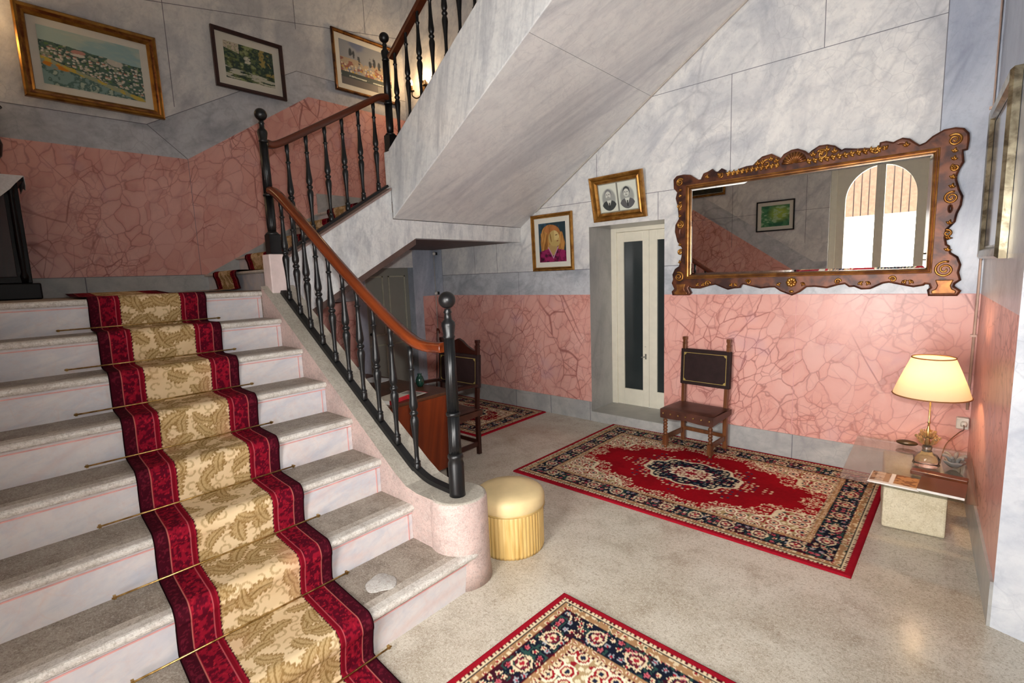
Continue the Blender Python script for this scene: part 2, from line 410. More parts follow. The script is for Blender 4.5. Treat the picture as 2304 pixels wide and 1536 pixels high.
jl((-.865,3.262),(-.865,4.0)); jl((-5.40,BT),(RX0,BT),.006); jl((RX1,BT),(-.155,BT),.006); jl((XU,PT),(RX0,PT),.005,7); jl((RX1,PT),(.12,PT),.005,7)
jl((-.155,PT),(-.155,4.0)); jl((-5.40,PT),(-5.40,2.04)); jl((-4.75,BT),(-4.75,2.04)); jl((-4.35,BT),(-4.35,2.04)); jl((-4.0,PT),(-4.0,BT))
jl((-.99,.215),(-.99,PT),.006,7); jl((-4.05,.215),(-4.05,PT),.006,7)
struct(bw.build('wall_back',[WHITE,PINK,BAND,STRIP,RECESSM,SILL,JOINT,PINKLINE]))
bb=MB()
for a,b in ((XU,RX0),(RX1,.12)): bb.box(a,b,YB-.012,YB,0,.215)
bb.box(RX0,RX1,YB-.02,YB,0,RZ0)
for x in (-4.8,-4.1,-3.55,-3.0,-2.136,-.98): bb.box(x-.003,x+.003,YB-.0135,YB-.01,0,.215,1)
struct(bb.build('baseboard_back',[BASEM,JOINT]))
# door_1 in the recess
d=struct(MB().box(RX0,-2.917,RY-.02,RY+.05,RZ0,RZ1).box(-2.917,RX1,RY-.02,RY+.05,2.076,RZ1).build('door_1',CREAM,bevel=.004),
         'cream double door with narrow dark glass panes in the marble recess')
def leaf(x0,x1,g0,g1,lab=None):
    m=MB(); y0,y1=RY-.005,RY+.035; zb,zt=RZ0-.0,2.074
    m.box(x0,g0,y0,y1,zb,zt).box(g1,x1,y0,y1,zb,zt).box(g0,g1,y0,y1,zb,.30).box(g0,g1,y0,y1,1.966,zt)
    o=m.build('door_leaf',CREAM,d,.003)
    MB().box(g0-.002,g1+.002,RY+.012,RY+.02,.298,1.968).build('glass_pane',DARKGLASS,o)
    return o
lf=leaf(-2.917,-2.5275,-2.832,-2.602); leaf(-2.5245,RX1,-2.432,-2.20)
h=MB(); h.box(-2.572,-2.556,RY-.010,RY-.004,.66,.72); h.tube([(-2.565,RY-.01,.69),(-2.565,RY-.04,.69)],.006,8); h.tube([(-2.565,RY-.04,.69),(-2.60,RY-.045,.685)],.007,8); h.lathe([(.006,0),(.006,.004)],(-2.565,RY-.016,.80),10)
h.build('door_handle',plain('chrome','b9b9b4',.25,.8),lf)

# ---- painting wall on the landing (x = XP) and the wall below the landing (x = XU)
def wallYZ(x): return lambda p,o=0: [(x+o,a,b) for a,b in p]
sw=MB(); W=wallYZ(XP)
y1,y2=1.815,3.185
sw.poly(W([(YL,0),(y1,0),(y1,2.953),(YL,2.93)]),1)
sw.poly(W([(y1,0),(5.3,0),(5.3,3.868),(y2,3.868),(y1,2.953)]),1)
sw.poly(W([(YL,2.93),(y1,2.953),(y1-.32,3.235),(YL,3.21)]),2)
sw.poly(W([(y1,2.953),(y2,3.868),(y2-.12,4.13),(y1-.32,3.235)]),2)
sw.poly(W([(y2,3.868),(YB,3.868),(YB,4.13),(y2-.12,4.13)]),2)
sw.poly(W([(YL,3.21),(y1-.32,3.235),(y2-.12,4.13),(YB,4.13),(YB,ZC),(YL,ZC)]),0)
def jy(a,b,w=.006,m=3):
    a=Vector((0,)+a);b=Vector((0,)+b); t=(b-a).normalized(); n=Vector((0,-t.z,t.y))*w/2
    sw.poly([(XP+.002,p.y,p.z) for p in (a-n,b-n,b+n,a+n)],m)
jy((YL,3.21),(y1-.32,3.235)); jy((y1-.32,3.235),(y2-.12,4.13)); jy((y1-.32,3.235),(y1,2.953)); jy((y2-.12,4.13),(YB,4.13))
jy((1.75,3.45),(1.75,ZC)); jy((1.2,4.32),(YB,4.95)); jy((3.1,4.6),(3.1,ZC)); jy((4.05,4.85),(4.05,ZC)); jy((y1,1.6),(y1,2.953),.004); jy((YL,4.3),(1.2,4.32))
struct(sw.build('wall_stair',[WHITE,PINK,BAND,JOINT]))
sb=MB(); W=wallYZ(XP)
sb.box(XP,XP+.012,YL,1.86,Z1,1.775)
sb.prism([(1.86,1.6),(3.17,2.40),(YB,2.49),(YB,2.735),(3.18,2.735),(3.18,2.50),(1.86,1.775)],lambda a,b:(XP,a,b),(.012,0,0))
for y in (.86,): sb.box(XP+.01,XP+.0135,y-.004,y+.004,Z1,1.775,1)
sb.box(XP,XP+.013,YL,1.86,1.772,1.777,1)
struct(sb.build('baseboard_stair',[BASEM,JOINT]))
uw=MB(); W=wallYZ(XU)
DY0,DY1,DZ=3.50,4.255,1.80; JY0,JY1=3.36,4.40
uw.poly(W([(1.84,0),(JY0,0),(JY0,PT),(1.84,PT-.06)]),1); uw.poly(W([(1.95,PT),(JY0,PT),(JY0,2.036),(3.06,2.03)]),2)
uw.poly(W([(JY1,0),(YB,0),(YB,PT),(JY1,PT)]),1); uw.poly(W([(JY1,PT),(YB,PT),(YB,2.036),(JY1,2.036)]),3)
for a,b in ((JY0,DY0),(DY1,JY1)): uw.poly(W([(a,0),(b,0),(b,2.036),(a,2.036)]),3)
uw.poly(W([(DY0,DZ),(DY1,DZ),(DY1,2.036),(DY0,2.036)]),0)
uw.poly([(XU,DY0,0),(XU-.12,DY0,0),(XU-.12,DY0,DZ),(XU,DY0,DZ)],3); uw.poly([(XU,DY1,0),(XU-.12,DY1,0),(XU-.12,DY1,DZ),(XU,DY1,DZ)],3)
uw.poly([(XU,DY0,DZ),(XU,DY1,DZ),(XU-.12,DY1,DZ),(XU-.12,DY0,DZ)],3)
struct(uw.build('wall_understair',[WHITE,PINK,BAND,STRIP]))
struct(MB().box(XU,XU+.012,1.84,JY0,0,.215).box(XU,XU+.012,JY1,YB,0,.215).build('baseboard_understair',BASEM))
d2=struct(MB().box(XU-.16,XU-.12,DY0,DY1,0,DZ).build('door_2',GREYDOOR),'grey painted door in the wall under the stairs')
m=MB()
for a,b in ((DY0+.06,DY0+.34),(DY0+.42,DY1-.06)):
    for za,zb in ((.15,.8),(.92,1.7)):
        m.box(XU-.122,XU-.112,a,a+.02,za,zb).box(XU-.122,XU-.112,b-.02,b,za,zb).box(XU-.122,XU-.112,a,b,za,za+.02).box(XU-.122,XU-.112,a,b,zb-.02,zb)
m.build('door_moulding',plain('door_moulding_paint','a5a392',.45),d2,.002)
m=MB(); m.sphere((XU-.09,3.60,.95),.022); m.tube([(XU-.12,3.60,.95),(XU-.09,3.60,.95)],.008); m.build('door_knob',BLACKW,d2)

# ---- right wall, wall beyond it, rear wall
rw=MB()
def RWp(p): return [(rwx(a),a,b) for a,b in p]
rw.poly(RWp([(YE,0),(YB,0),(YB,PT),(YE,PT)]),1); rw.poly(RWp([(YE,PT),(YB,PT),(YB,BT-.02),(YE,BT-.02)]),2); rw.poly(RWp([(YE,BT-.02),(YB,BT-.02),(YB,4.2),(YE,4.2)]),3)
rw.poly([(rwx(YE),YE,4.2),(rwx(YB),YB,4.2),(rwx(YB),YB,ZC),(rwx(YE),YE,ZC)],0)
struct(rw.build('wall_right',[WHITE,PINK,BAND,STRIP]))
struct(MB().prism([(rwx(YE),YE),(rwx(YB),YB),(rwx(YB)-.012,YB),(rwx(YE)-.012,YE)],lambda a,b:(a,b,0),(0,0,.215)).build('baseboard_right',BASEM))
wp=MB(); x0=rwx(YE); wp.poly([(x0,YE,0),(XR2,YE-1.2,0),(XR2,YE-1.2,ZC),(x0,YE,ZC)],0)
struct(wp.build('wall_pillar',[marble('pillar_marble','dfe3e8','9da7b8','8990a2',axis=(1,.3,.7),k=.35,amt=.8)]))
struct(MB().poly([(XR2,YL-.4,0),(XR2,5.3,0),(XR2,5.3,ZC),(XR2,YL-.4,ZC)]).build('wall_rear',WHITE))

# ---- entrance wall (seen only in the mirror): y = YL, with the arched glazed door
ew=MB(); W=lambda p,o=0: [(a,YL+o,b) for a,b in p]
EX0,EX1,EZ=-1.66,-.34,3.28
def pkz(x): return PT if x>-1.95 else min(2.93,PT+(-1.95-x)*.69)
ew.poly(W([(EX1,0),(XR2,0),(XR2,PT),(EX1,PT)]),1); ew.poly(W([(EX1,PT),(XR2,PT),(XR2,BT),(EX1,BT)]),2); ew.poly(W([(EX1,BT),(XR2,BT),(XR2,EZ),(EX1,EZ)]),0)
ew.poly(W([(XP,0),(EX0,0),(EX0,PT),(-1.95,PT),(-4.165,2.93),(XP,2.93)]),1)
ew.poly(W([(XP,2.93),(-4.165,2.93),(-1.95,PT),(EX0,PT),(EX0,BT),(-1.85,BT),(-4.06,3.20),(XP,3.20)]),2)
ew.poly(W([(XP,3.20),(-4.06,3.20),(-1.85,BT),(EX0,BT),(EX0,EZ),(XP,EZ)]),0)
ew.poly(W([(XP,EZ),(XR2,EZ),(XR2,ZC),(XP,ZC)]),0)
for x in (EX0,EX1): ew.poly([(x,YL,0),(x,YL-.35,0),(x,YL-.35,EZ),(x,YL,EZ)],0)
ew.poly([(EX0,YL,EZ),(EX1,YL,EZ),(EX1,YL-.35,EZ),(EX0,YL-.35,EZ)],0)
ew.poly(W([(XP,2.55),(XP,2.555),(EX0,2.555),(EX0,2.55)],.002),3)
for x in (-2.0,-3.2): ew.poly(W([(x,2.0),(x+.006,2.0),(x+.006,5),(x,5)],.002),3)
struct(ew.build('wall_entrance',[WHITE,PINK,BAND,JOINT]))
d3=struct(MB().box(EX0,EX0+.09,YL-.16,YL-.06,0,EZ).box(EX1-.09,EX1,YL-.16,YL-.06,0,EZ).box(EX0+.09,EX1-.09,YL-.16,YL-.06,EZ-.06,EZ).build('door_3',CREAM,bevel=.004),'cream entrance door with an arched glazed opening, seen in the mirror')
GLASS=NT('clear_pane',.02); g=GLASS; tr=g.n('ShaderNodeBsdfTransparent'); gl=g.n('ShaderNodeBsdfGlossy'); gl.inputs['Roughness'].default_value=.02
mx=g.n('ShaderNodeMixShader'); mx.inputs[0].default_value=.06; g.l(tr.outputs[0],mx.inputs[1]); g.l(gl.outputs[0],mx.inputs[2]); g.l(mx.outputs[0],g.out.inputs['Surface']); GLASS=g.mat
cu=NT('sheer_curtain_cloth',.9); tr=cu.n('ShaderNodeBsdfTransparent'); tl=cu.n('ShaderNodeBsdfTranslucent'); tl.inputs['Color'].default_value=(.95,.95,.95,1)
mx=cu.n('ShaderNodeMixShader'); mx.inputs[0].default_value=.45; cu.l(tr.outputs[0],mx.inputs[1]); cu.l(tl.outputs[0],mx.inputs[2]); cu.l(mx.outputs[0],cu.out.inputs['Surface']); CURT=cu.mat
XM=-1.0
for sgn in (-1,1):
    xo=EX0+.09 if sgn<0 else EX1-.09
    rect=[(xo,.01),(XM+sgn*.003,.01),(XM+sgn*.003,EZ-.06),(xo,EZ-.06)]
    r=.46; zc=2.62; a0=XM+sgn*.055
    hole=[(a0,.25)]+[(XM+sgn*r,.25)]+[(XM+sgn*r*math.cos(t),zc+r*1.12*math.sin(t)) for t in np.linspace(0,math.acos(.055/r),14)]
    o=curve_mesh('door_leaf',[rect,hole],.05,.004,CREAM,XZ(0,YL-.11,0),d3)
    m=MB(); m.poly([(a,YL-.11,b) for a,b in hole]); m.build('glass_pane',GLASS,o)
    xs=np.linspace(a0,XM+sgn*r,30); m=MB()
    for i in range(29):
        ya,yb=[YL-.15+.008*math.sin(k*2.1) for k in (i,i+1)]
        m.add([(xs[i],ya,.25),(xs[i+1],yb,.25),(xs[i+1],yb,2.38),(xs[i],ya,2.38)],[(0,1,2,3)],0,True)
    m.build('curtain',CURT,o)
    m=MB()
    for k in range(1,4):
        x=a0+(XM+sgn*r-a0)*k/4; m.tube([(x,YL-.19,.1),(x,YL-.19,EZ-.08)],.008,8)
    m.build('window_bar',plain('bar_paint','5a4a44',.5),o)
struct(MB().box(-6,5,-4.6,-4.5,-.1,4.6).build('wall_opposite',plain('orange_plaster','e0a78a',.9)),'sunlit orange wall across the street')
struct(MB().box(-6,5,-4.5,YL-.4,-.12,-.02).build('floor_street',plain('street_stone','b9b4aa',.9)))

# ------------------------------------------------------------------ staircases
RISE,RUN,NX0=.2,.289,-1.616
def nx(k): return NX0-RUN*k if k>1 else -1.825       # nosing of step k
YC0,YC1=1.58,1.83                  # curb wall beside the lower flight
st1=thing('staircase','wide lower stair flight of eight pale marble steps under the red runner','staircase',(-2.9,.5,0),group=None)
for k in range(1,9):
    m=MB(); xa=nx(k); xb=nx(k+1)-.03 if k<8 else -5.985; z=RISE*k; zz=z-RISE+(.0005 if k==1 else 0); YL_=YL+.003; yc=YC0-.001 if k>1 else 1.725
    xr=xa-.025
    # riser face, then nosing + tread
    m.prism([(xr,zz-.001),(xr,z-.036),(xb,z-.036),(xb,zz-.001)],lambda a,b:(a,YL_,b),(0,yc-YL_,0),2)
    t=[(xr-.0,z-.036)]+[(xa-.016+.016*math.cos(q),z-.018+.018*math.sin(q)) for q in np.linspace(-PI/2,PI/2,7)]+[(xa-.055,z)]
    m.prism(t+[(xa-.055,z-.036)],lambda a,b:(a,YL_,b),(0,yc-YL_,0),1)
    if k<8: m.box(xb,xa-.10,YL_,yc,z-.036,z,0)
    else: m.box(xb,xa-.10,YL_,yc,z-.036,z,0); m.box(XP+.014,XS-.0,yc,1.6295,zz,z,0).box(XP+.014,-3.986,1.6295,1.755,zz,z,0).box(XP+.014,-4.062,1.755,1.832,zz,z,0)
    m.box(xr,xr+.003,YL_,yc,z-.054,z-.048,3)
    m.box(xr,xr+.003,yc-.03,yc-.025,zz,z-.05,3)
    m.box(xa-.10,xa-.055,YL_,yc,z-.0355,z-.0003,4)
    o=m.build('step',[TREAD,NOSE,RISER,PINKLINE,MIDT],st1)
    if k==1: MB().lathe([(.075,.0),(.07,.003),(0.001,.004)],(-2.0,1.22,RISE),28,fn=lambda a,z:1+.08*math.sin(3*a)+.05*math.sin(5*a+1)).build('worn_patch',speckled('patch_plaster','c4c2bd','b2afaa','d8d6d2',.6),o)
def curbz(x): return 1.50-.69*(x+3.741)
# curb wall with rounded foot
PX,PY,PR,PZ=-1.985,1.725,.158,.478
xs_flat=-3.741+(1.50-PZ)/.69
prof=[(-3.938,.0005),(-2.0,.0005),(-2.0,PZ),(xs_flat+.10,PZ),(xs_flat,PZ+.018),(xs_flat-.1,curbz(xs_flat-.1)+.006),(-3.80,curbz(-3.80)),(-3.938,curbz(-3.938))]
m=MB(); n=len(prof)
A=[(a,YC0,b) for a,b in prof]; B=[(a,YC1,b) for a,b in prof]
m.add(A+B,[tuple(range(n)),tuple(reversed(range(n,2*n)))],0)
for i in range(n):
    j=(i+1)%n; m.add([A[i],A[j],B[j],B[i]],[(0,1,2,3)],1 if 2<=i<=6 else 0)
m.build('curb_wall',[CURB,CURBTOP],st1,.012)
m=MB(); m.lathe([(PR+.012,.0005),(PR+.004,.1),(PR,PZ-.02),(PR-.006,PZ-.004),(PR-.02,PZ+.003)],(PX,PY,0),40); o=m.build('curb_end',[CURB,CURBTOP],st1)
for p in o.data.polygons:
    if p.normal.z>.6: p.material_index=1
MB().box(-3.985,-3.86,1.63,1.755,1.40,1.873).build('newel_pedestal',plain('pedestal_plaster','d8c6c3',.6,var=.06),st1,.008)

st2=thing('staircase','short middle stair flight turning along the painting wall','staircase',(-5,2.4,Z1))
for k in range(1,6):
    y=1.85+.325*(k-1); z=Z1+.178*k
    m=MB(); yb=y+.355 if k<5 else YB-.014; XP_=XP+.015
    m.box(XP_,XS-.135,y+.02,yb,z-.178-.0,z-.03,2); 
    m.prism([(y-.0,z-.03),(y-.012,z-.024),(y-.016,z-.015),(y-.012,z-.005),(y,z),(y+.05,z),(y+.05,z-.03)],lambda a,b:(XP_,a,b),(XS-.135-XP_,0,0),1)
    m.box(XP_,XS-.135,y+.05,yb,z-.03,z,0)
    m.build('step',[TREAD,NOSE,RISER],st2)
def s2t(y): return 1.873+.61*(y-1.853)
def s2b(y): return 2.035-.548*(3.069-y)
m=MB()
m.prism([(1.757,s2t(1.757)),(2.815,s2t(2.815)),(2.815,2.20),(YB-.002,2.20),(YB-.002,2.035),(3.069,2.035),(1.757,s2b(1.757))],lambda a,b:(XS-.12,a,b),(.12,0,0))
o=m.build('stringer',[STRINGER],st2)
m=MB(); m.prism([(1.755,s2b(1.755)),(3.069,2.035),(3.069,1.975),(1.755,s2b(1.755)-.06)],lambda a,b:(XS-.10,a,b),(.095,0,0)); m.build('stringer_edge',BROWNEDGE,o)
m=MB(); m.prism([(1.757,s2t(1.757)),(2.815,s2t(2.815)),(2.815,s2t(2.815)+.02),(1.757,s2t(1.757)+.02)],lambda a,b:(XS-.13,a,b),(.145,0,0)); m.build('stringer_cap',plain('cap_paint','8a7670',.6),o)
m=MB(); m.prism([(3.069,2.035),(YB-.003,2.035),(YB-.003,2.30),(2.98,2.10),(1.9,1.52),(1.9,1.40)],lambda a,b:(XU-.05,a,b+.002),(XS-.122-XU+.05,0,0)); m.build('landing_slab',BROWNEDGE,st2)

st3=thing('staircase','upper stair flight rising over the door with a pale marble soffit','staircase',(-3.9,3.7,2.2))
def s3b(x): return 2.228+.632*(x+3.915)
def s3t(x): return 2.80+.677*(x+3.969)
XK=-1.41
m=MB(); Y3=2.82
m.prism([(XS,2.211),(XK,s3b(XK)+.006),(.11,s3b(XK)+.006),(.11,s3t(XK)),(XK,s3t(XK)),(XS,s3t(XS))],lambda a,b:(a,Y3,b),(0,.16,0)); m.build('stringer',STRINGER,st3,.006)
MB().box(-4.035,-3.9405,2.835,2.935,2.36,2.813).build('newel_pedestal',STRINGER,st3,.004)
m=MB(); m.prism([(XS,2.205),(XK,s3b(XK)),(.11,s3b(XK)),(.11,s3b(XK)+.3),(XK,s3b(XK)+.3),(XS,2.30)],lambda a,b:(a,Y3+.003,b),(0,YB-.002-Y3-.003,0))
o=m.build('soffit_slab',[SOFFIT,STRINGER],st3)
for xa in (-2.27,-3.09): MB().bar((xa,Y3+.005,s3b(xa)-.0005),(xa,YB-.01,s3b(xa)-.0005),.006,.003).build('joint_line',JOINT,o)
MB().box(XS-.001,XS+.002,Y3+.003,YB-.01,2.206,2.213).build('joint_line',JOINT,o)
m=MB(); m.bar((-3.70,YB-.014,s3b(-3.70)-.008),(XK,YB-.014,s3b(XK)-.008),.016,.014); m.build('edge_bead',plain('bead_plaster','b5ada4',.6),o)
for k in range(1,9):
    x=-3.9+.285*(k-1); z=Z2+.18*k
    MB().box(x,x+.30,Y3+.165,YB-.002,z-.2,z,0).build('step',[TREAD],st3)

# ------------------------------------------------------------------ balustrades
bal=[(.018,0),(.020,.004),(.020,.045),(.016,.05),(.020,.056),(.020,.064),(.0135,.07),(.0125,.10),(.013,.16),(.016,.22),(.021,.28),(.0245,.315),(.024,.335),(.018,.352),(.0145,.358),(.021,.366),(.025,.375),(.021,.385),(.0145,.393),(.018,.40),(.024,.415),(.0245,.435),(.021,.47),(.016,.53),(.013,.60),(.0125,.645),(.0185,.65),(.0185,.658),(.0125,.664),(.0125,.73),(.016,.74),(.016,.80)]
BAL=MB().lathe(bal,seg=20).mesh('baluster',IRON)
def bal_at(parent,x,y,z,k=1):
    o=inst('baluster',BAL,parent,(x,y,z)); o.scale=(1,1,k); return o
def newel(parent,x,y,z0,zt,square=False):
    hgt=zt-z0
    m=MB(); h0=.17 if square else .20
    if square: m.box(x-.042,x+.042,y-.042,y+.042,z0,z0+h0-.025).lathe([(.052,h0-.025),(.04,h0-.01),(.028,h0)],(x,y,z0),24)
    else: m.lathe([(.044,0),(.042,.02),(.043,h0-.02),(.036,h0),(.042,h0+.012),(.042,h0+.024),(.034,h0+.036)],(x,y,z0),28)
    zs=h0 if square else h0+.036
    m.lathe([(.028 if square else .034,zs),(.032,zs+.05),(.031,hgt*.42)],(x,y,z0),36,fn=lambda a,z:1+.05*math.cos(12*a))
    m.lathe([(.036,hgt*.42),(.039,hgt*.42+.01),(.036,hgt*.42+.02)],(x,y,z0),24)
    m.lathe([(.031,hgt*.42+.02),(.027,hgt-.20)],(x,y,z0),36,fn=lambda a,z:1+.06*math.cos(12*a))
    m.lathe([(.027,hgt-.20),(.033,hgt-.19),(.028,hgt-.18),(.036,hgt-.13),(.034,hgt-.115),(.02,hgt-.10),(.017,hgt-.07),(.022,hgt-.062),(.016,hgt-.052),(.018,hgt-.045)],(x,y,z0),24)
    o=m.build('newel_post',IRON,parent)
    MB().sphere((x,y,zt),.044,seg=20,rings=14).build('ball_finial',IRON,o)
    return o
HS=[(-.034,-.01),(-.03,-.026),(.03,-.026),(.034,-.01),(.034,.008),(.024,.022),(0,.027),(-.024,.022),(-.034,.008)]
def spline(P,n=8):
    P=[Vector(p) for p in P]; out=[]
    for i in range(len(P)-1):
        a=P[max(i-1,0)];b=P[i];c=P[i+1];d=P[min(i+2,len(P)-1)]
        for k in range(n):
            t=k/n; out.append(.5*((2*b)+(c-a)*t+(2*a-5*b+4*c-d)*t*t+(3*b-a-3*c+d)*t**3))
    return out+[P[-1]]
YR=1.70
b1=thing('balustrade','black iron balustrade with red-brown wooden handrail beside the lower flight','balustrade',(-2.9,YR,.9))
for (x,z) in [(-3.74,1.492),(-3.587,1.388),(-3.445,1.285),(-3.292,1.172),(-3.133,1.062),(-2.971,.948),(-2.814,.838),(-2.648,.722),(-2.481,.607),(-2.300,.497)]:
    bal_at(b1,x,YR,curbz(x)+.032,.92)
newel(b1,-1.96,YR,.483,1.535); newel(b1,-3.915,1.695,1.875,2.889,True)
m=MB(); m.sweep(spline([(-3.88,1.7,2.345),(-3.80,1.7,2.315),(-3.61,1.7,2.195),(-3.054,1.7,1.80),(-2.586,1.7,1.485),(-2.30,1.7,1.325),(-2.16,1.7,1.287),(-2.0,1.7,1.287)],8),HS); m.build('handrail',RAILW,b1)
m=MB(); m.sweep(spline([(-3.835,YR,curbz(-3.835)+.025),(-3.2,YR,curbz(-3.2)+.025),(-2.42,YR,curbz(-2.42)+.027),(-2.30,YR,.548),(-2.20,YR,.513),(-2.10,YR,.503),(-1.97,YR,.498)],8),[(-.022,-.014),(.022,-.014),(.022,.012),(-.022,.012)],smooth=False); m.build('bottom_rail',IRON,b1)
XB=-3.99
b2=thing('balustrade','short black balustrade of the middle flight between the two ball-topped posts','balustrade',(XB,2.3,2.1))
for i,(y,zt) in enumerate([(1.895,2.70),(2.055,2.80),(2.222,2.90),(2.385,3.0),(2.547,3.09),(2.708,3.185)]):
    bal_at(b2,XB+.02,y,s2t(y)+.058,.96)
newel(b2,-3.985,2.885,2.815,3.80,True)
m=MB(); m.sweep(spline([(XB+.02,1.745,2.705),(XB+.02,1.83,2.715),(XB+.02,2.112,2.875),(XB+.02,2.534,3.125),(XB+.02,2.767,3.262),(XB+.02,2.86,3.285)],8),HS); m.build('handrail',RAILW2,b2)
m=MB(); m.bar((XB+.02,1.83,s2t(1.83)+.050),(XB+.02,2.80,s2t(2.80)+.050),.04,.02); m.build('bottom_rail',IRON,b2)
b3=thing('balustrade','black balustrade of the upper flight leaving the top of the picture','balustrade',(-3,2.9,3.3))
for i in range(12):
    x=-3.868+.171*i; bal_at(b3,x,2.90,s3t(x)+.022)
m=MB(); m.sweep([(-3.93,2.9,3.62),(-1.6,2.9,3.665+2.26*.655)],HS,smooth=False); m.build('handrail',RAILW2,b3)
m=MB(); m.bar((-3.91,2.9,s3t(-3.91)+.016),(-1.6,2.9,s3t(-1.6)+.016),.04,.02); m.build('bottom_rail',IRON,b3)

# ------------------------------------------------------------------ stair runner and rods
def runner_color(U,V):
    """U across 0..1 (width .645 m), V along in metres"""
    w=.645; s=U*w; mm=np.minimum(s,w-s); C=np.zeros(U.shape+(3,))
    n=fbm(s*110,V*110,3,3); n2=fbm(s*70,V*70,9,3)
    C[:]=LC('150508')
    C=put(C,(mm>.006)*1.,'3d0c18'); C=put(C,((mm>.012)&(mm<.05)&(n>.6))*1.,'5a1624')
    C=put(C,((mm>.052)&(mm<.058))*1.,'b8695f')
    C=put(C,((mm>=.058)&(mm<.155))*1.,'841326'); C=put(C,((mm>=.060)&(mm<.132))*sm(n2,.42,.52),'520b1c')
    C=put(C,((mm>.060)&(mm<.132)&(n>.70))*1.,'9c1c2c')
    C=put(C,((mm>.132)&(mm<.136))*1.,'b4545a'); C=put(C,((mm>.136)&(mm<.150))*1.,'6f0d1c')
    edge=.156+.006*(np.abs(((V/.02)%1)-.5)*2)
    field=mm>edge
    # damask: scattered lobed leaves and curls
    def leafset(sz,sd,ox):
        wx=s+ox+.012*(fbm(s*22,V*22,21+sd,2)-.5); wy=V+.012*(fbm(s*22,V*22+7,22+sd,2)-.5)
        d,ang,bid=cells(wx,wy,sz,sd); th=(bid*2-1)*1.5+PI/2; ex=d*np.cos(ang-th); ey=d*np.sin(ang-th)+.5*(ex*ex-.08)
        t=np.clip(ex/.62,-1,1); wdt=.31*np.sqrt(np.clip(1-t*t,0,1))*(.62+.38*np.abs(np.cos(ex*19+2.2*np.abs(ey))))
        k=np.abs(ey)/np.maximum(wdt,1e-3); inside=(k<1)&(np.abs(ex)<.6)&(((bid*7.3)%1)>.24); k=np.where(((bid*7.3)%1)>.24,k,9.); return inside*1.,((k>.72)&(k<1.05)&(np.abs(ex)<.62))*1.,((np.abs(ey)<.035)&inside)*1.,((np.abs(np.sin(ex*19+2.2*np.abs(ey)))<.3)&inside&(k>.25))*1.
    d2,ang2,bid2=cells(s+9+.02*(fbm(s*14,V*14,41,2)-.5),V,.062,8); curl=(np.abs(d2-.30-.05*np.sin(ang2+bid2*6))<.075)*((ang2+bid2*6)%6.28<4.2)*1.
    tone=fbm(s*6,V*6,31,3)
    B=np.zeros_like(C); B[:]=LC('d8c09a'); B=put(B,sm(tone,.35,.7),'cdb188',.6)
    B=put(B,curl,'a68c62',.75)
    for sz,sd,ox in ((.125,5,0.),(.10,14,3.3)):
        i_,o_,v_,r_=leafset(sz,sd,ox); B=put(B,i_,'b2986c',.95); B=put(B,r_,'98794a',.7); B=put(B,o_,'8a6c40',.85); B=put(B,v_,'7e6236',.8)
    pinkish=sm(fbm(s*2.2,V*2.2,77,2),.58,.78)*sm(.26-mm,0,.1); B=put(B,pinkish,'c98f72',.6)
    return np.where(field[...,None],B,C)
def path_len(P):
    P=np.array(P); d=np.r_[0,np.cumsum(np.hypot(*np.diff(P,axis=0).T))]; return P,d
def resample(P,step):
    P,d=path_len(P); n=int(d[-1]/step); t=np.linspace(0,d[-1],n); return np.interp(t,d,P[:,0]),np.interp(t,d,P[:,1]),t
e=.011; prof=[]
prof+=[(-1.56,e),(-1.80,e)]
for k in range(1,9):
    xa=nx(k); z=RISE*k
    prof+=[(xa-.008,z-RISE+e+.010),(xa-.004,z-.12),(xa+.008,z-.06)]
    prof+=[(xa-.034+.050*math.cos(q),z-.034+.050*math.sin(q)) for q in np.linspace(-.35,PI/2,11)]
    if k<8: prof+=[(xa-.10,z+.014),(nx(k+1)+.03,z+e),(nx(k+1)+.002,z+e+.004)]
    else: prof+=[(xa-.10,z+.012),(-4.9,z+.012),(-5.4,z+.034),(-5.7,z+.034)]
px,pz,pt=resample(prof,.0055)
U=np.linspace(0,1,190)
def runy(x):   # left/right edge drift
    t=np.clip((-x-1.9)/2.0,-.3,1); q=np.clip((-x-4.2)/1.2,0,1); left=.405+.150*t+.08*q; right=1.06+.137*t+.06*q; return left,right
L,Rr=runy(px); UU,_=np.meshgrid(U,px); X=np.repeat(px[:,None],190,1); Z=np.repeat(pz[:,None],190,1); Yv=L[:,None]+(Rr-L)[:,None]*UU
V=np.repeat(pt[:,None],190,1)
o=grid_object('stair_runner',X,Yv,Z,runner_color(UU,V),RUGM); tag(o,'long red-bordered beige damask runner laid up the lower flight','carpet runner')
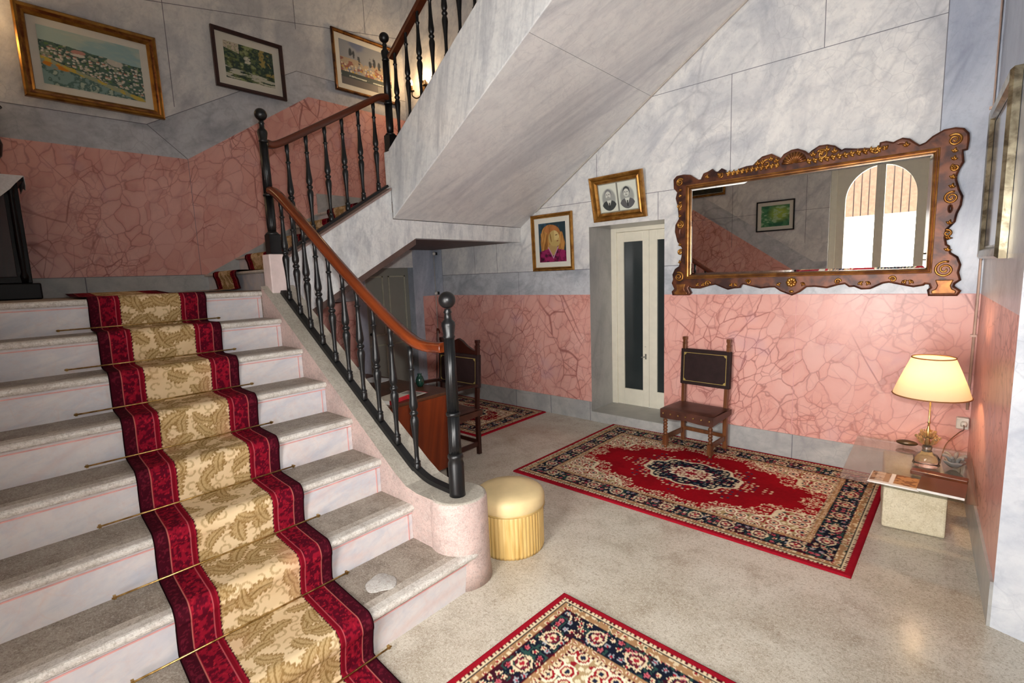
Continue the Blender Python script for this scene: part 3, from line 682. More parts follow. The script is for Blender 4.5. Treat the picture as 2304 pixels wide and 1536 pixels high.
# runner of the middle flight
prof=[(1.40,Z1+.014)]
prof+=[(1.80,Z1+.014)]
for k in range(1,6):
    y=1.85+.325*(k-1); z=Z1+.178*k
    prof+=[(y-.008,z-.178+.022),(y-.022,z-.07),(y-.038,z-.03),(y-.034,z+.004),(y-.012,z+.018),(y+.02,z+.018),(y+.28,z+.014)]
prof+=[(3.6,Z2+.011)]
py,pz,pt=resample(prof,.007); U=np.linspace(0,1,110)
UU,PYY=np.meshgrid(U,py); X=-5.66+.62*UU; Z=np.repeat(pz[:,None],110,1); V=np.repeat(pt[:,None],110,1)
o=grid_object('stair_runner',X,PYY,Z,runner_color(UU,V),RUGM); tag(o,'narrow-looking red and gold runner on the middle flight behind the balusters','carpet runner')
ords=['topmost','second','third','fourth','fifth','sixth','seventh','eighth']
for i,k in enumerate(range(7,-1,-1)):
    x=nx(k+1)+.012; z=RISE*k+.028; L,Rr=runy(x); m=MB()
    rod=thing('stair_rod','thin brass stair rod across the runner, %s from the top of the lower flight'%ords[i] if 0<i<7 else 'thin brass stair rod across the runner, '+('topmost on the lower flight' if i==0 else 'lowest, at floor level before the first step'),'stair rod',(x,.8,z),group='brass rods of the lower flight')
    MB().tube([(x+.014,L-.16,z),(x+.014,Rr+.07,z)],.004,8).build('rod',BRASS,rod)
    for yy in (L-.15,Rr+.06):
        MB().box(x+.0005,x+.016,yy-.005,yy+.005,z-.008,z+.006).build('rod_bracket',BRASS,rod)

# ------------------------------------------------------------------ rugs
def rug_color(u,v,a=1.2,b=.82):
    au,av=np.abs(u),np.abs(v); du,dv=a-au,b-av; d=np.minimum(du,dv)
    along=np.where(dv<du,au,av)
    C=np.zeros(u.shape+(3,)); RED='921423'; C[:]=LC(RED)
    cream='d9c7a4'; navy='171a28'; mar='4a0e1a'; tan='a07a56'
    n=fbm(u*70,v*70,4,2)
    def dots(m,lo,hi,bg,fg,per):
        nonlocal C
        band=(d>lo)&(d<hi); C=put(C,band*1.,bg); C=put(C,(band&(((along/per)%1)<.45)&(d>lo+.005)&(d<hi-.005))*1.,fg)
    dots(0,.034,.056,cream,mar,.022)
    C=put(C,((d>.056)&(d<.060))*1.,navy)
    band=(d>.060)&(d<.098); C=put(C,band*1.,tan)
    dd,ag,bi=cells(au,av,.036,11); C=put(C,(band&(dd<.34))*1.,cream); C=put(C,(band&(dd<.2)&(bi>.5))*1.,'8e2a2a'); C=put(C,(band&(dd<.2)&(bi<.3))*1.,'3d4a3a')
    C=put(C,((d>.098)&(d<.102))*1.,mar)
    band=(d>.102)&(d<.235); C=put(C,band*1.,navy)
    C=put(C,(band&(fbm(au*14,av*14,66,3)>.55))*1.,'3a1420')
    dd,ag,bi=cells(au,av,.042,12); pet=.28+.10*np.cos(5*ag+bi*6)
    C=put(C,(band&(dd<pet))*1.,cream); C=put(C,(band&(dd<pet)&(bi<.25))*1.,'9aa0a6'); C=put(C,(band&(dd<pet)&(bi>.8))*1.,'b5606a'); C=put(C,(band&(dd<pet*.5))*1.,'a02633')
    C=put(C,(band&(dd>.5)&(bi>.6))*1.,'2c4a44')
    big,ag2,bi2=cells(along,np.where(dv<du,dv,du)*0+.09,.20,13)
    q=np.hypot(((along/.20)%1-.5)*.20,d-.168); C=put(C,(band&(np.abs(q-.043-.004*np.cos(9*np.arctan2(d-.168,((along/.20)%1-.5))))<.0045))*1.,cream); C=put(C,(band&(q<.032))*1.,'6a2030'); C=put(C,(band&(q<.021+.006*np.cos(8*np.arctan2(d-.168,((along/.20)%1-.5)))))*1.,cream); C=put(C,(band&(q<.012))*1.,'a02633')
    C=put(C,((d>.235)&(d<.240))*1.,mar)
    band=(d>.240)&(d<.268); C=put(C,band*1.,tan); dd,ag,bi=cells(au,av,.03,14); C=put(C,(band&(dd<.33))*1.,cream); C=put(C,(band&(dd<.17))*1.,'8e2a2a')
    dots(0,.268,.286,cream,mar,.022)
    # field
    fa,fb=a-.286,b-.286; field=d>=.286; fu=au/fa; fv=av/fb
    th=np.arctan2(fv,fu)
    edge=(fu**1.5+fv**1.5)+.10*np.cos(12*th)+.10*(fbm(au*16,av*16,44,3)-.5)
    F=np.zeros_like(C); F[:]=LC('920c19'); F=put(F,sm(fbm(u*5,v*5,2,3),.4,.7),'7c0c16',.6)
    sp=edge>1.16
    dd,ag,bi=cells(au,av,.085,15); dd2,ag2,bi2=cells(au,av,.036,16)
    S=np.zeros_like(C); S[:]=LC('a8906a'); S=put(S,(dd2<.33)*1.,'e0d3b4'); S=put(S,((dd2<.4)&(bi2>.55))*1.,'8a1d26'); S=put(S,((dd2<.36)&(bi2<.2))*1.,'31403c')
    S=put(S,((dd<.42))*1.,'8f1a24'); S=put(S,((np.abs(dd-.42)<.06))*1.,'eadfc4'); S=put(S,((dd<.25))*1.,'d9c7a4'); S=put(S,(dd<.13)*1.,'23263a')
    F=np.where(sp[...,None],S,F)
    ed=(edge>.86)&(edge<1.16); spiral=np.abs(np.sin(ag*1.+dd*16))<.5
    F=put(F,(ed&(dd<.44)&(dd>.12)&spiral)*1.,'d9bfa0'); F=put(F,(ed&(dd2<.26)&(bi2>.35))*1.,'dcc8a8'); F=put(F,((np.abs(edge-1.15)<.022))*1.,'d9cbab')
    # medallion
    mu,mv=au/.39,av/.245; r=np.hypot(mu,mv); t=np.arctan2(mv,mu)
    hexr=np.maximum(mu*.9+mv*.5,mv*1.02); rr=.55*hexr+.45*r
    wob=rr+.05*np.cos(10*t)
    MC=np.zeros_like(C); MC[:]=LC('141a28'); MC=put(MC,((dd2<.32))*1.,'d2c3a2'); MC=put(MC,((dd2<.3)&(bi2>.6))*1.,'6c2433'); MC=put(MC,((dd2<.3)&(bi2<.25))*1.,'3f5560')
    MC=put(MC,(np.abs(wob-.94)<.035)*1.,'d9cbab')
    inner=r+.05*np.cos(12*t); MC=put(MC,(inner<.46)*1.,'e6dabf'); MC=put(MC,(inner<.39)*1.,'7b1a28'); MC=put(MC,((inner<.39)&(dd2<.35))*1.,'d9c7a4'); MC=put(MC,(inner<.20)*1.,'e3d3b6'); MC=put(MC,(inner<.13)*1.,'8e1c2a')
    F=np.where((wob<.98)[...,None],MC,F)
    halo=(wob>1.0)&(wob<1.36+.2*np.cos(8*t)); F=put(F,(halo&(dd2<.30)&(bi2>.45))*1.,'d0b898'); F=put(F,(halo&(dd2<.3)&(bi2<.2))*1.,'26304a')
    C=np.where(field[...,None],F,C)
    return C*(.86+.28*n[...,None])
def make_rug(name,a,b,z=.012):
    nx_,ny_=int(2*a/.0065),int(2*b/.0065)
    X,Y=np.meshgrid(np.linspace(-a,a,nx_),np.linspace(-b,b,ny_))
    Z=np.full(X.shape,.011)+.0025*fbm(X*2.2,Y*2.2,90,2); ee=np.minimum(a-np.abs(X),b-np.abs(Y)); Z=np.where(ee<.003,.0005,Z)
    return grid_object(name,X,Y,Z,rug_color(X,Y,a,b),RUGM)
r1=make_rug('rug',1.2,.82); r1.location=(-1.52,3.80,0); r1.rotation_euler=(0,0,-.012)
tag(r1,'large red oriental rug with a dark medallion lying before the mirror wall','rug','oriental rugs')
r2=r1.copy(); COL.objects.link(r2); r2.rotation_euler=(0,0,PI/2-.045); r2.location=(-.672,.70,0)
tag(r2,'red-edged oriental rug cut off by the bottom of the picture','rug','oriental rugs')
r4=make_rug('rug',.88,.57); r4.location=(-3.61-.88,4.60-.57,0)
tag(r4,'small red oriental rug behind the desk chair under the stairs','rug','oriental rugs')

# ------------------------------------------------------------------ pictures
def art_town(x,y):
    wx=x+.03*(fbm(x*12,y*12,61)-.5); wy=y+.04*(fbm(x*12+5,y*12,62)-.5)
    C=np.zeros(x.shape+(3,)); C[:]=LC('a9bfb6'); C=put(C,sm(fbm(x*4,y*6,1),.42,.66),'8fb2b6',.8); C=put(C,sm(fbm(x*3,y*8,2),.55,.75),'c2c8b4',.7)
    hill=wy<.76-.12*x
    n=fbm(x*17,y*13,7,4); G=np.zeros_like(C); G[:]=LC('4f6a5e'); G=put(G,sm(n,.48,.6),'2f4a48'); G=put(G,sm(n,.60,.72),'8f9a82'); G=put(G,sm(fbm(x*30,y*24,71,2),.66,.76),'5e7f50'); G=put(G,sm(fbm(x*26,y*22,72,2),.70,.8),'c9c4b2',.8)
    for k,(sz,sd,c1,c2) in enumerate(((.085,3,'cfc8b6','b67c68'),(.06,4,'d6d2c4','9aa29a'))):
        gx=wx*1.5; d,ag,bi=cells(gx,wy,sz,sd); ex=d*np.cos(ag); ey=d*np.sin(ag); box=(np.abs(ex)<.33)&(np.abs(ey)<.26)&(wy<.70-.12*x)&(wy>.44-.34*x)
        G=put(G,(box&(bi>.5))*1.,c1); G=put(G,(box&(bi>.62)&(ey>.06))*1.,c2); G=put(G,(box&(bi>.5)&(ex>.16))*1.,'8a8f86',.7)
    road=np.abs(wy-(.44-.43*x))<.03+.02*fbm(x*5,y*5,8); G=put(G,road*1.,'9aa182'); G=put(G,road*sm(n,.5,.6),'c4ad4e')
    low=wy<(.40-.43*x); G=put(G,low*1.,'7d9a96'); G=put(G,low*sm(n,.46,.56),'50706a'); G=put(G,low*sm(n,.62,.7),'a8b8a8')
    G=put(G,sm(1.25-np.hypot((wx-.13)*1.0,(wy-.33+.3*(wx-.13))*2.6)/.11,0,.3)*sm(n,.3,.4),'c8822c')
    G=put(G,sm(1.2-np.hypot((wx-.72)*1.2,(wy-.62)*1.6)/.10,0,.3),'cfcabd',.85); G=put(G,((np.hypot(wx-.36,(wy-.66)*1.8)<.07))*1.,'bb8a7c'); G=put(G,((np.hypot(wx-.36,(wy-.61)*2.6)<.065))*1.,'cfc9ba')
    return np.where(hill[...,None],G,C)
def art_garden(x,y):
    n=fbm(x*9,y*9,2,4); C=np.zeros(x.shape+(3,)); C[:]=LC('2c4030'); C=put(C,sm(n,.5,.62),'566235'); C=put(C,sm(n,.64,.72),'8f9a66')
    C=put(C,((x<.3)&(y>.82-.3*x))*1.,'c9bda6'); C=put(C,sm(1.3-np.hypot(x-.45,(y-.60)*.7)/.07-.8*(n<.42),0,.5),'d0cdb4'); n3=fbm(x*22,y*22,33,3); C=put(C,sm(n3,.55,.7),'6f7f4a',.6); C=put(C,sm(-n3,-.42,-.3),'1c2c20',.7)
    w=(y<.36-.16*x); C=put(C,(w&(fbm(x*5,y*26,8)>.52))*1.,'bdbda8'); C=put(C,((y>.3)&(x>.7)&(n>.55))*1.,'9a8a4a'); return C
def art_harbour(x,y):
    n=fbm(x*10,y*10,4,3); C=np.zeros(x.shape+(3,)); C[:]=LC('8d9298'); C=put(C,sm(fbm(x*3,y*3,6),.5,.7),'6f7890')
    C=put(C,((y<.62)&(fbm(x*14,y*5,9)>.42))*1.,'a69782'); C=put(C,((y<.60)&(n>.56))*1.,'8b5f55')
    for cx,cy in ((.2,.74),(.26,.70),(.36,.64),(.58,.64),(.66,.68),(.76,.62)): C=put(C,sm(1.25-np.hypot((x-cx)*3,(y-cy)*.8)/.085-.5*(n<.4),0,.35),'40464c')
    d,ag,bi=cells(x*1.4,y,.07,6); C=put(C,((y<.5)&(y>.28)&(d<.34)&(bi>.5))*1.,'c9bea6'); C=put(C,((y<.45)&(y>.3)&(d<.3)&(bi<.2))*1.,'c0a23c')
    C=put(C,(y<.30)*1.,'3f4a4c'); C=put(C,((np.abs(y-.22+.03*x)<.015)&(fbm(x*14,y*2,3)>.45))*1.,'b5bcb4'); C=put(C,(y<.16)*1.,'5f5e60'); C=put(C,((x>.7)&(y<.15+.2*(x-.7)))*1.,'8d8f8c',.7); return C
def ell(x,y,cx,cy,rx,ry,rot=0):
    c,s=math.cos(rot),math.sin(rot); a=(x-cx)*c+(y-cy)*s; b=-(x-cx)*s+(y-cy)*c; return np.hypot(a/rx,b/ry)<1
def art_woman(x,y):
    n=fbm(x*12,y*12,3,3); C=np.zeros(x.shape+(3,)); C[:]=LC('24363c'); C=put(C,sm(n+.4*(1-x),.7,1.),'2c4a5e')
    stre=fbm(x*30-y*6,y*5,12,3)
    hair=ell(x,y,.47,.70,.36,.25,-.15)|((x<.58)&(x>.06+.1*np.abs(y-.5))&(y>.28)&(y<.75)&~ell(x,y,.62,.45,.1,.2))|((x>.72)&(x<.98-.35*np.abs(y-.45))&(y>.25)&(y<.75))
    C=put(C,hair*1.,'9a6a34'); C=put(C,hair*sm(stre,.45,.6),'b98646',.9); C=put(C,hair*sm(-stre,-.42,-.3),'74481f',.8); C=put(C,ell(x,y,.5,.82,.28,.12,-.1)*sm(stre,.3,.5),'a8683a',.8)
    C=put(C,((x>.38)&(x<.68)&(y>.16)&(y<.45))*1.,'a68a58')
    face=ell(x,y,.57,.60,.20,.20,.35)|ell(x,y,.66,.52,.13,.13,0); C=put(C,face*1.,'b0985e'); C=put(C,(face&(x>.58)&(y>.55))*1.,'c4b078'); C=put(C,ell(x,y,.74,.57,.05,.03,0.5)*1.,'b79c60')
    C=put(C,ell(x,y,.70,.53,.035,.014,.2)*1.,'7a3c2c'); C=put(C,ell(x,y,.66,.68,.05,.012,.2)*1.,'5c4428'); C=put(C,ell(x,y,.45,.62,.02,.12,.2)*1.,'7d5a2c')
    j=y<.33-.10*np.abs(x-.5)*0+.0; sh=(y<.27+.10*(1-np.abs(x-.5)*2))&~((np.abs(x-.53)<(y-.10)*.62)&(y>.10))
    C=put(C,sh*1.,'6d1840'); C=put(C,(sh&(n>.52))*1.,'8a2354'); C=put(C,(sh&(n<.36))*1.,'3f1128')
    C=put(C,(np.abs(np.abs(x-.53)-(y-.10)*.66)<.018)*((y>.08)&(y<.38))*1.,'b583a0'); return C
def art_two(x,y):
    C=np.zeros(x.shape+(3,)); C[:]=LC('cfd3c6')
    for k,(cx,h) in enumerate(((.255,'3c4040'),(.745,'5a5a5c'))):
        oval=sm(1-np.hypot((x-cx)/.21,(y-.48)/.40),0,.25); C=put(C,oval,'8d908c',.9)
        body=(ell(x,y,cx,.22,.19,.20)|ell(x,y,cx,.12,.17,.14))&(np.hypot((x-cx)/.22,(y-.46)/.42)<1); C=put(C,body*1.,h)
        C=put(C,(np.abs(x-cx)<(y-.15)*.25)*((y>.15)&(y<.42))*1.,'c9ccc2'); C=put(C,(np.abs(x-cx)<.016)*((y>.12)&(y<.33))*1.,'2f3232')
        C=put(C,ell(x,y,cx-.01,.66,.088,.165)*1.,'3f4242' if k else '77797a'); C=put(C,ell(x,y,cx-.015,.60,.072,.145)*1.,'c4c6bd')
        for e in (-.035,.025): C=put(C,ell(x,y,cx+e-.012,.63,.018,.014)*1.,'4a4c4c')
        C=put(C,ell(x,y,cx-.018,.575,.010,.04)*1.,'9a9c96'); C=put(C,ell(x,y,cx-.015,.53,.035,.010)*1.,'6a6a68')
        C=put(C,ell(x,y,cx-.015,.49,.06,.05)*1.,'8f918b',.8 if k==0 else .2)
    C=put(C,(np.abs(x-.5)<.02)*1.,'77786f'); return C
def art_green(x,y):
    n=fbm(x*6,y*9,5,4); C=np.zeros(x.shape+(3,)); C[:]=LC('4f8a5e'); C=put(C,sm(n,.5,.65),'2f6a4e'); C=put(C,sm(1-np.hypot((x-.35)*1.6,(y-.6)*1.6),.2,.8),'a8bd4a',.8); C=put(C,((n<.38))*1.,'a9c8a0',.7); return C
def art_dark(x,y):
    n=fbm(x*6,y*6,15,4); C=np.zeros(x.shape+(3,)); C[:]=LC('1e211a'); C=put(C,sm(n,.5,.7),'3a3a26'); C=put(C,(np.hypot(x-.3,y-.75)<.06)*1.,'8a8674',.6); return C
def frame_mesh(w,h,prof,mats):
    """prof: (offset from outer edge, depth, material) ; local plane XZ, front -Y"""
    m=MB(); 
    for i in range(len(prof)-1):
        (o0,d0,_),(o1,d1,mm)=prof[i],prof[i+1]
        A=[(-w/2+o0,-d0,-h/2+o0),(w/2-o0,-d0,-h/2+o0),(w/2-o0,-d0,h/2-o0),(-w/2+o0,-d0,h/2-o0)]
        B=[(-w/2+o1,-d1,-h/2+o1),(w/2-o1,-d1,-h/2+o1),(w/2-o1,-d1,h/2-o1),(-w/2+o1,-d1,h/2-o1)]
        for k in range(4):
            k2=(k+1)%4; m.add([A[k],A[k2],B[k2],B[k]],[(0,1,2,3)],mm)
    return m
def picture(label,cx,cy,cz,w,h,fw_,mount,art,fmats,prof,rotz=0,tilt=0,roll=0,glossy=False,res=(150,120),mountmat=None):
    t=thing('framed_picture',label,'picture',(cx,cy,cz),rotz)
    t.rotation_euler=Euler((tilt,roll,rotz),'XYZ')
    frame_mesh(w,h,prof,fmats).build('frame',fmats,t,world=False)
    iw,ih=w-2*fw_,h-2*fw_; dd=prof[-1][1]*.35
    mm=MB().poly([(-iw/2-.004,-dd,-ih/2-.004),(iw/2+.004,-dd,-ih/2-.004),(iw/2+.004,-dd,ih/2+.004),(-iw/2-.004,-dd,ih/2+.004)])
    mm.poly([(-w/2+.01,-.001,-h/2+.01),(w/2-.01,-.001,-h/2+.01),(w/2-.01,-.001,h/2-.01),(-w/2+.01,-.001,h/2-.01)])
    mm.build('mount',mountmat or MAT_MOUNT,t,world=False)
    aw,ah=iw-2*mount,ih-2*mount; u,v=np.meshgrid(np.linspace(0,1,res[0]),np.linspace(0,1,res[1]))
    grid_object('picture_sheet',(u-.5)*aw,np.full(u.shape,-dd-.002),(v-.5)*ah,art(u,v),glossy or PAT,t,world=False,smooth=False)
    return t
P_BIG=[(0,0,0),(.0,.035,0),(.012,.045,0),(.03,.04,0),(.042,.028,1),(.055,.032,1),(.072,.018,0),(.078,.008,0)]
P_MED=[(0,0,0),(0,.022,0),(.008,.03,0),(.02,.026,0),(.026,.018,1),(.034,.02,1),(.042,.008,0)]
P_FLAT=[(0,0,0),(0,.03,0),(.006,.034,0),(.034,.03,0),(.04,.012,0)]
GB=gold('gilt_brown','a0722f','78501f',.3,8,.7); DB=wood('dark_frame','3a1a16','26100d',(0,1,0),.3)
PICGL=attrmat('picture_behind_glass',.06,.5)
rz=PI/2   # pictures facing +X
picture('gilt-framed painting of a hillside town, leftmost of three on the stair wall',XP+.02,1.142,3.672,1.0,.755,.078,.060,art_town,[GB,GILT2],P_BIG,rz,-.02,res=(200,150))
picture('dark-framed green garden picture under glass, middle of three on the stair wall',XP+.02,2.525,4.045,.745,.605,.04,.075,art_garden,[DB],P_FLAT,rz,-.02,glossy=PICGL)
picture('brown and gilt framed harbour picture nearest the corner of the stair wall',XP+.02,4.02,4.40,.96,.74,.042,.06,art_harbour,[gold('gilt_umber','7a4e26','3a2010',.35,12,.5),GILT],P_MED,rz,-.02)
picture('portrait of a long-haired woman in a magenta collar, gold frame under the stair soffit',-3.466,YB-.012,1.998,.575,.635,.044,.055,art_woman,[GILT,GB],P_MED,0,.03,0)
picture('gold frame holding two old black and white portraits above the double door',-2.600,YB-.058,2.385,.590,.445,.075,.012,art_two,[GILT,GB],P_BIG,0,.20,-.01,mountmat=plain('grey_mount','8a8676',.7))
picture('green picture in a thin black frame, seen reflected in the mirror',-2.47,YL+.01,2.50,.61,.52,.02,.06,art_green,[BLACKW],[(0,0,0),(0,.02,0),(.02,.02,0),(.02,.008,0)],PI,0)
picture('dark picture in a gold frame by the stairs, cut off at the mirror corner',-3.75,YL+.01,3.33,.85,.70,.05,.0,art_dark,[GILT,GB],P_MED,PI,0)
# frame on the right wall
ym=3.965; t=thing('framed_picture','silver-gilt framed picture hanging on the right wall above the lamp','picture',(rwx(ym)-.002,ym,2.09),-PI/2-math.atan(.0466)*-1)
SILV=gold('silver_gilt','b9b096','6d6350',.25,14,.8)
frame_mesh(.97,.90,[(0,0,0),(0,.03,0),(.012,.045,0),(.05,.04,0),(.065,.02,0),(.075,.02,0)],[SILV]).build('frame',SILV,t,world=False)
MB().poly([(-.43,-.018,-.40),(.43,-.018,-.40),(.43,-.018,.40),(-.43,-.018,.40)]).build('picture_sheet',plain('grey_picture','9a9ca4',.08,0,.6,scale=4),t,world=False)

# ------------------------------------------------------------------ carved mirror
OUT=[(-2.015,2.460),(-1.992,2.481),(-1.933,2.484),(-1.875,2.472),(-1.830,2.438),(-1.805,2.419),(-1.767,2.417),(-1.743,2.467),(-1.707,2.476),(-1.677,2.489),(-1.652,2.464),(-1.623,2.460),(-1.594,2.481),(-1.576,2.470),(-1.581,2.450),(-1.529,2.442),(-1.472,2.442),(-1.438,2.459),(-1.389,2.468),(-1.334,2.467),(-1.313,2.489),(-1.266,2.525),(-1.203,2.533),(-1.151,2.499),(-1.130,2.479),(-1.101,2.517),(-1.052,2.537),(-1.013,2.538),(-0.964,2.513),(-0.934,2.482),(-0.907,2.508),(-0.861,2.533),(-0.813,2.531),(-0.768,2.515),(-0.731,2.483),(-0.726,2.467),(-0.696,2.481),(-0.617,2.464),(-0.566,2.459),(-0.533,2.451),(-0.476,2.455),(-0.473,2.483),(-0.449,2.485),(-0.405,2.467),(-0.382,2.479),(-0.355,2.488),(-0.320,2.476),(-0.292,2.448),(-0.261,2.421),(-0.221,2.434),(-0.186,2.468),(-0.131,2.497),(-0.078,2.499),(-0.040,2.487),(-0.017,2.456),(-0.014,2.420),(-0.019,2.368),(-0.043,2.364),(-0.032,2.282),(-0.049,2.245),(-0.061,2.206),(-0.062,2.171),(-0.044,2.105),(-0.024,2.057),(-0.028,2.003),(-0.046,1.950),(-0.053,1.899),(-0.093,1.847),(-0.097,1.791),(-0.087,1.739),(-0.072,1.728),(-0.062,1.681),(-0.024,1.651),(-0.007,1.604),(-0.015,1.552),(-0.003,1.505),(-0.029,1.482),(-0.034,1.454),(-0.000,1.425),(-0.010,1.406),(-0.145,1.406),(-0.150,1.431),(-0.133,1.450),(-0.146,1.484),(-0.180,1.490),(-0.190,1.478),(-0.240,1.468),(-0.299,1.482),(-0.381,1.503),(-0.421,1.497),(-0.495,1.457),(-0.546,1.455),(-0.591,1.476),(-0.622,1.474),(-0.650,1.498),(-0.703,1.489),(-0.772,1.467),(-0.855,1.479),(-0.918,1.477),(-0.966,1.436),(-1.016,1.411),(-1.052,1.425),(-1.094,1.443),(-1.142,1.478),(-1.184,1.478),(-1.255,1.470),(-1.338,1.492),(-1.395,1.508),(-1.418,1.500),(-1.429,1.476),(-1.475,1.473),(-1.522,1.462),(-1.570,1.481),(-1.632,1.509),(-1.693,1.498),(-1.775,1.474),(-1.846,1.478),(-1.866,1.507),(-1.892,1.469),(-1.868,1.424),(-1.878,1.414),(-2.023,1.414),(-2.027,1.431),(-1.999,1.457),(-2.027,1.516),(-2.013,1.549),(-2.021,1.594),(-2.000,1.639),(-1.960,1.664),(-1.947,1.715),(-1.934,1.759),(-1.929,1.841),(-1.975,1.903),(-1.999,1.992),(-1.995,2.049),(-1.961,2.104),(-1.977,2.235),(-1.993,2.294),(-1.978,2.349),(-2.012,2.389)]
GX0,GX1,GZ0,GZ1=-1.872,-.178,1.585,2.362
mir=thing('wall_mirror','wide mirror in a carved red-brown and gilt scrollwork frame on the back wall','mirror',(-1.02,YB-.02,1.41))
REDG=gold('carved_gilt_red','663820','30140f',.4,11,.35)
hole=[(GX0-.02,GZ0-.02),(GX1+.02,GZ0-.02),(GX1+.02,GZ1+.02),(GX0-.02,GZ1+.02)]
h2=[[(-1.955+.012*math.cos(a),1.985+.03*math.sin(a)) for a in np.linspace(0,2*PI,12)[:-1]],[(-.072+.016*math.cos(a),1.985+.034*math.sin(a)) for a in np.linspace(0,2*PI,12)[:-1]],
    [(-1.70+.022*math.cos(a),2.448+.01*math.sin(a)) for a in np.linspace(0,2*PI,10)[:-1]],[(-.36+.024*math.cos(a),2.462+.010*math.sin(a)) for a in np.linspace(0,2*PI,10)[:-1]]]
curve_mesh('carved_board',[OUT,hole]+h2,.022,.014,REDG,XZ(0,YB-.03,0),mir,3)
# gilt moulding round the glass
m=MB(); gw,gh=GX1-GX0,GZ1-GZ0; cxm,czm=(GX0+GX1)/2,(GZ0+GZ1)/2
prof=[(-.036,.046),(-.032,.060),(-.024,.062),(-.019,.054),(-.014,.058),(-.007,.056),(-.002,.048),(.004,.03)]
for i in range(len(prof)-1):
    (o0,d0),(o1,d1)=prof[i],prof[i+1]
    def rc(o,d): return [(GX0+o,YB-d,GZ0+o),(GX1-o,YB-d,GZ0+o),(GX1-o,YB-d,GZ1-o),(GX0+o,YB-d,GZ1-o)]
    A,B=rc(o0,d0),rc(o1,d1)
    for k in range(4): m.add([A[k],A[(k+1)%4],B[(k+1)%4],B[k]],[(0,1,2,3)],0)
m.build('gilt_moulding',gold('gilt_worn','9a6a32','6e4420',.32,10,.65),mir)
mg=NT('mirror_silver',.0,1.0); mg.color((.93,.94,.93)); 
bv=.02; m=MB(); a=[(GX0,YB-.032,GZ0),(GX1,YB-.032,GZ0),(GX1,YB-.032,GZ1),(GX0,YB-.032,GZ1)]; b=[(GX0+bv,YB-.036,GZ0+bv),(GX1-bv,YB-.036,GZ0+bv),(GX1-bv,YB-.036,GZ1-bv),(GX0+bv,YB-.036,GZ1-bv)]
m.poly(b)
for k in range(4): m.add([a[k],a[(k+1)%4],b[(k+1)%4],b[k]],[(0,1,2,3)])
m.build('mirror_glass',mg.mat,mir)
rim=[Vector((a,YB-.045,b)) for a,b in OUT]; cen=Vector((-1.02,YB-.045,1.97)); m=MB(); n=len(rim); P=[]
for i in range(n):
    t=(rim[(i+1)%n]-rim[i-1]).normalized(); nn=Vector((t.z,0,-t.x)); P.append(rim[i]+nn*.009)
m.tube(P+[P[0]],.0085,7,up=(0,1,0)); m.build('gilt_edge',GILT2,mir)
def spiral(cx,cz,r,turns=2,dirn=1,a0=0,th=.010):
    P=[];S=[]
    for t in np.linspace(0,1,44):
        q=a0+dirn*turns*2*PI*t; rr=r*(1-.88*t); P.append((cx+rr*math.cos(q),YB-.052-.014*t,cz+rr*math.sin(q))); S.append(1-.45*t)
    return MB().tube(P,th,8,scale=S,up=(0,1,0))
for cx,cz,r,dn,a0 in ((-1.966,1.572,.044,-1,2.0),(-.078,1.575,.056,1,1.2),(-1.957,2.05,.032,-1,1.6),(-.07,2.055,.040,1,1.2),(-1.962,2.43,.034,1,.6),(-.075,2.43,.040,-1,2.4)):
    spiral(cx,cz,r,1.9,dn,a0,.009).build('scroll',GILT,mir)
for cx,cz,r,dn,a0 in ((-1.70,1.505,.026,1,0),(-1.35,1.515,.022,-1,3),(-.70,1.505,.022,1,0),(-.36,1.515,.022,-1,3),(-1.23,2.47,.040,1,.5),(-.84,2.475,.040,-1,2.6),(-1.60,2.435,.022,-1,1),(-.50,2.44,.022,1,2),(-1.955,1.80,.024,1,1),(-1.968,2.22,.022,-1,1),(-.078,1.82,.024,-1,2),(-.062,2.25,.024,1,2)):
    spiral(cx,cz,r,1.4,dn,a0,.0085).build('scroll',GILT,mir)
# shell crest
m=MB(); cx,cz=-1.03,2.438
for i in range(11):
    a=PI*(.06+.88*i/10); r=.085
    m.tube([(cx+.01*math.cos(a),YB-.056,cz+.006),(cx+r*.6*math.cos(a),YB-.066,cz+r*.62*math.sin(a)),(cx+r*1.0*math.cos(a),YB-.052,cz+r*1.02*math.sin(a))],.011,8,scale=[.45,.9,1.1],up=(0,1,0))
m.build('crest_shell',GILT2,mir)
m=MB()
for i in range(8):
    a=2*PI*i/8; m.sphere((-1.02+.024*math.cos(a),YB-.056,1.505+.024*math.sin(a)),.017,seg=10,rings=6,sc=(1,.6,1))
m.sphere((-1.02,YB-.062,1.505),.014,seg=10,rings=6); m.sphere((-1.018,YB-.05,1.43),.018,seg=10,rings=6,sc=(1.2,.6,.8))
m.build('rosette',GILT,mir)
# acanthus leaves: pairs of little curved lobes along the frame
def leaves(pts,size,name='acanthus_leaf'):
    for i,(x,z,a) in enumerate(pts):
        m=MB()
        for s in (-1,0,1):
            q=a+s*.7; L=size*(1 if s==0 else .75)
            P=[(x,YB-.048,z),(x+L*.5*math.cos(q),YB-.062,z+L*.5*math.sin(q)),(x+L*math.cos(q+s*.3),YB-.048,z+L*math.sin(q+s*.3))]
            m.tube(P,size*.24,7,scale=[.7,1,.3],up=(0,1,0))
        m.build(name,GILT,mir)
leaves([(x,2.438+.004*math.sin(9*x),PI-.35) for x in np.linspace(-1.52,-1.14,11)],.046)
leaves([(x,2.438+.004*math.sin(9*x),.35) for x in np.linspace(-.94,-.50,12)],.046)
leaves([(-1.25,2.485,PI-.2),(-1.20,2.49,PI/2),(-.86,2.485,.3),(-.81,2.49,PI/2),(-1.30,2.47,PI/2),(-1.16,2.47,PI/2),(-.90,2.47,PI/2),(-.76,2.47,PI/2)],.046)
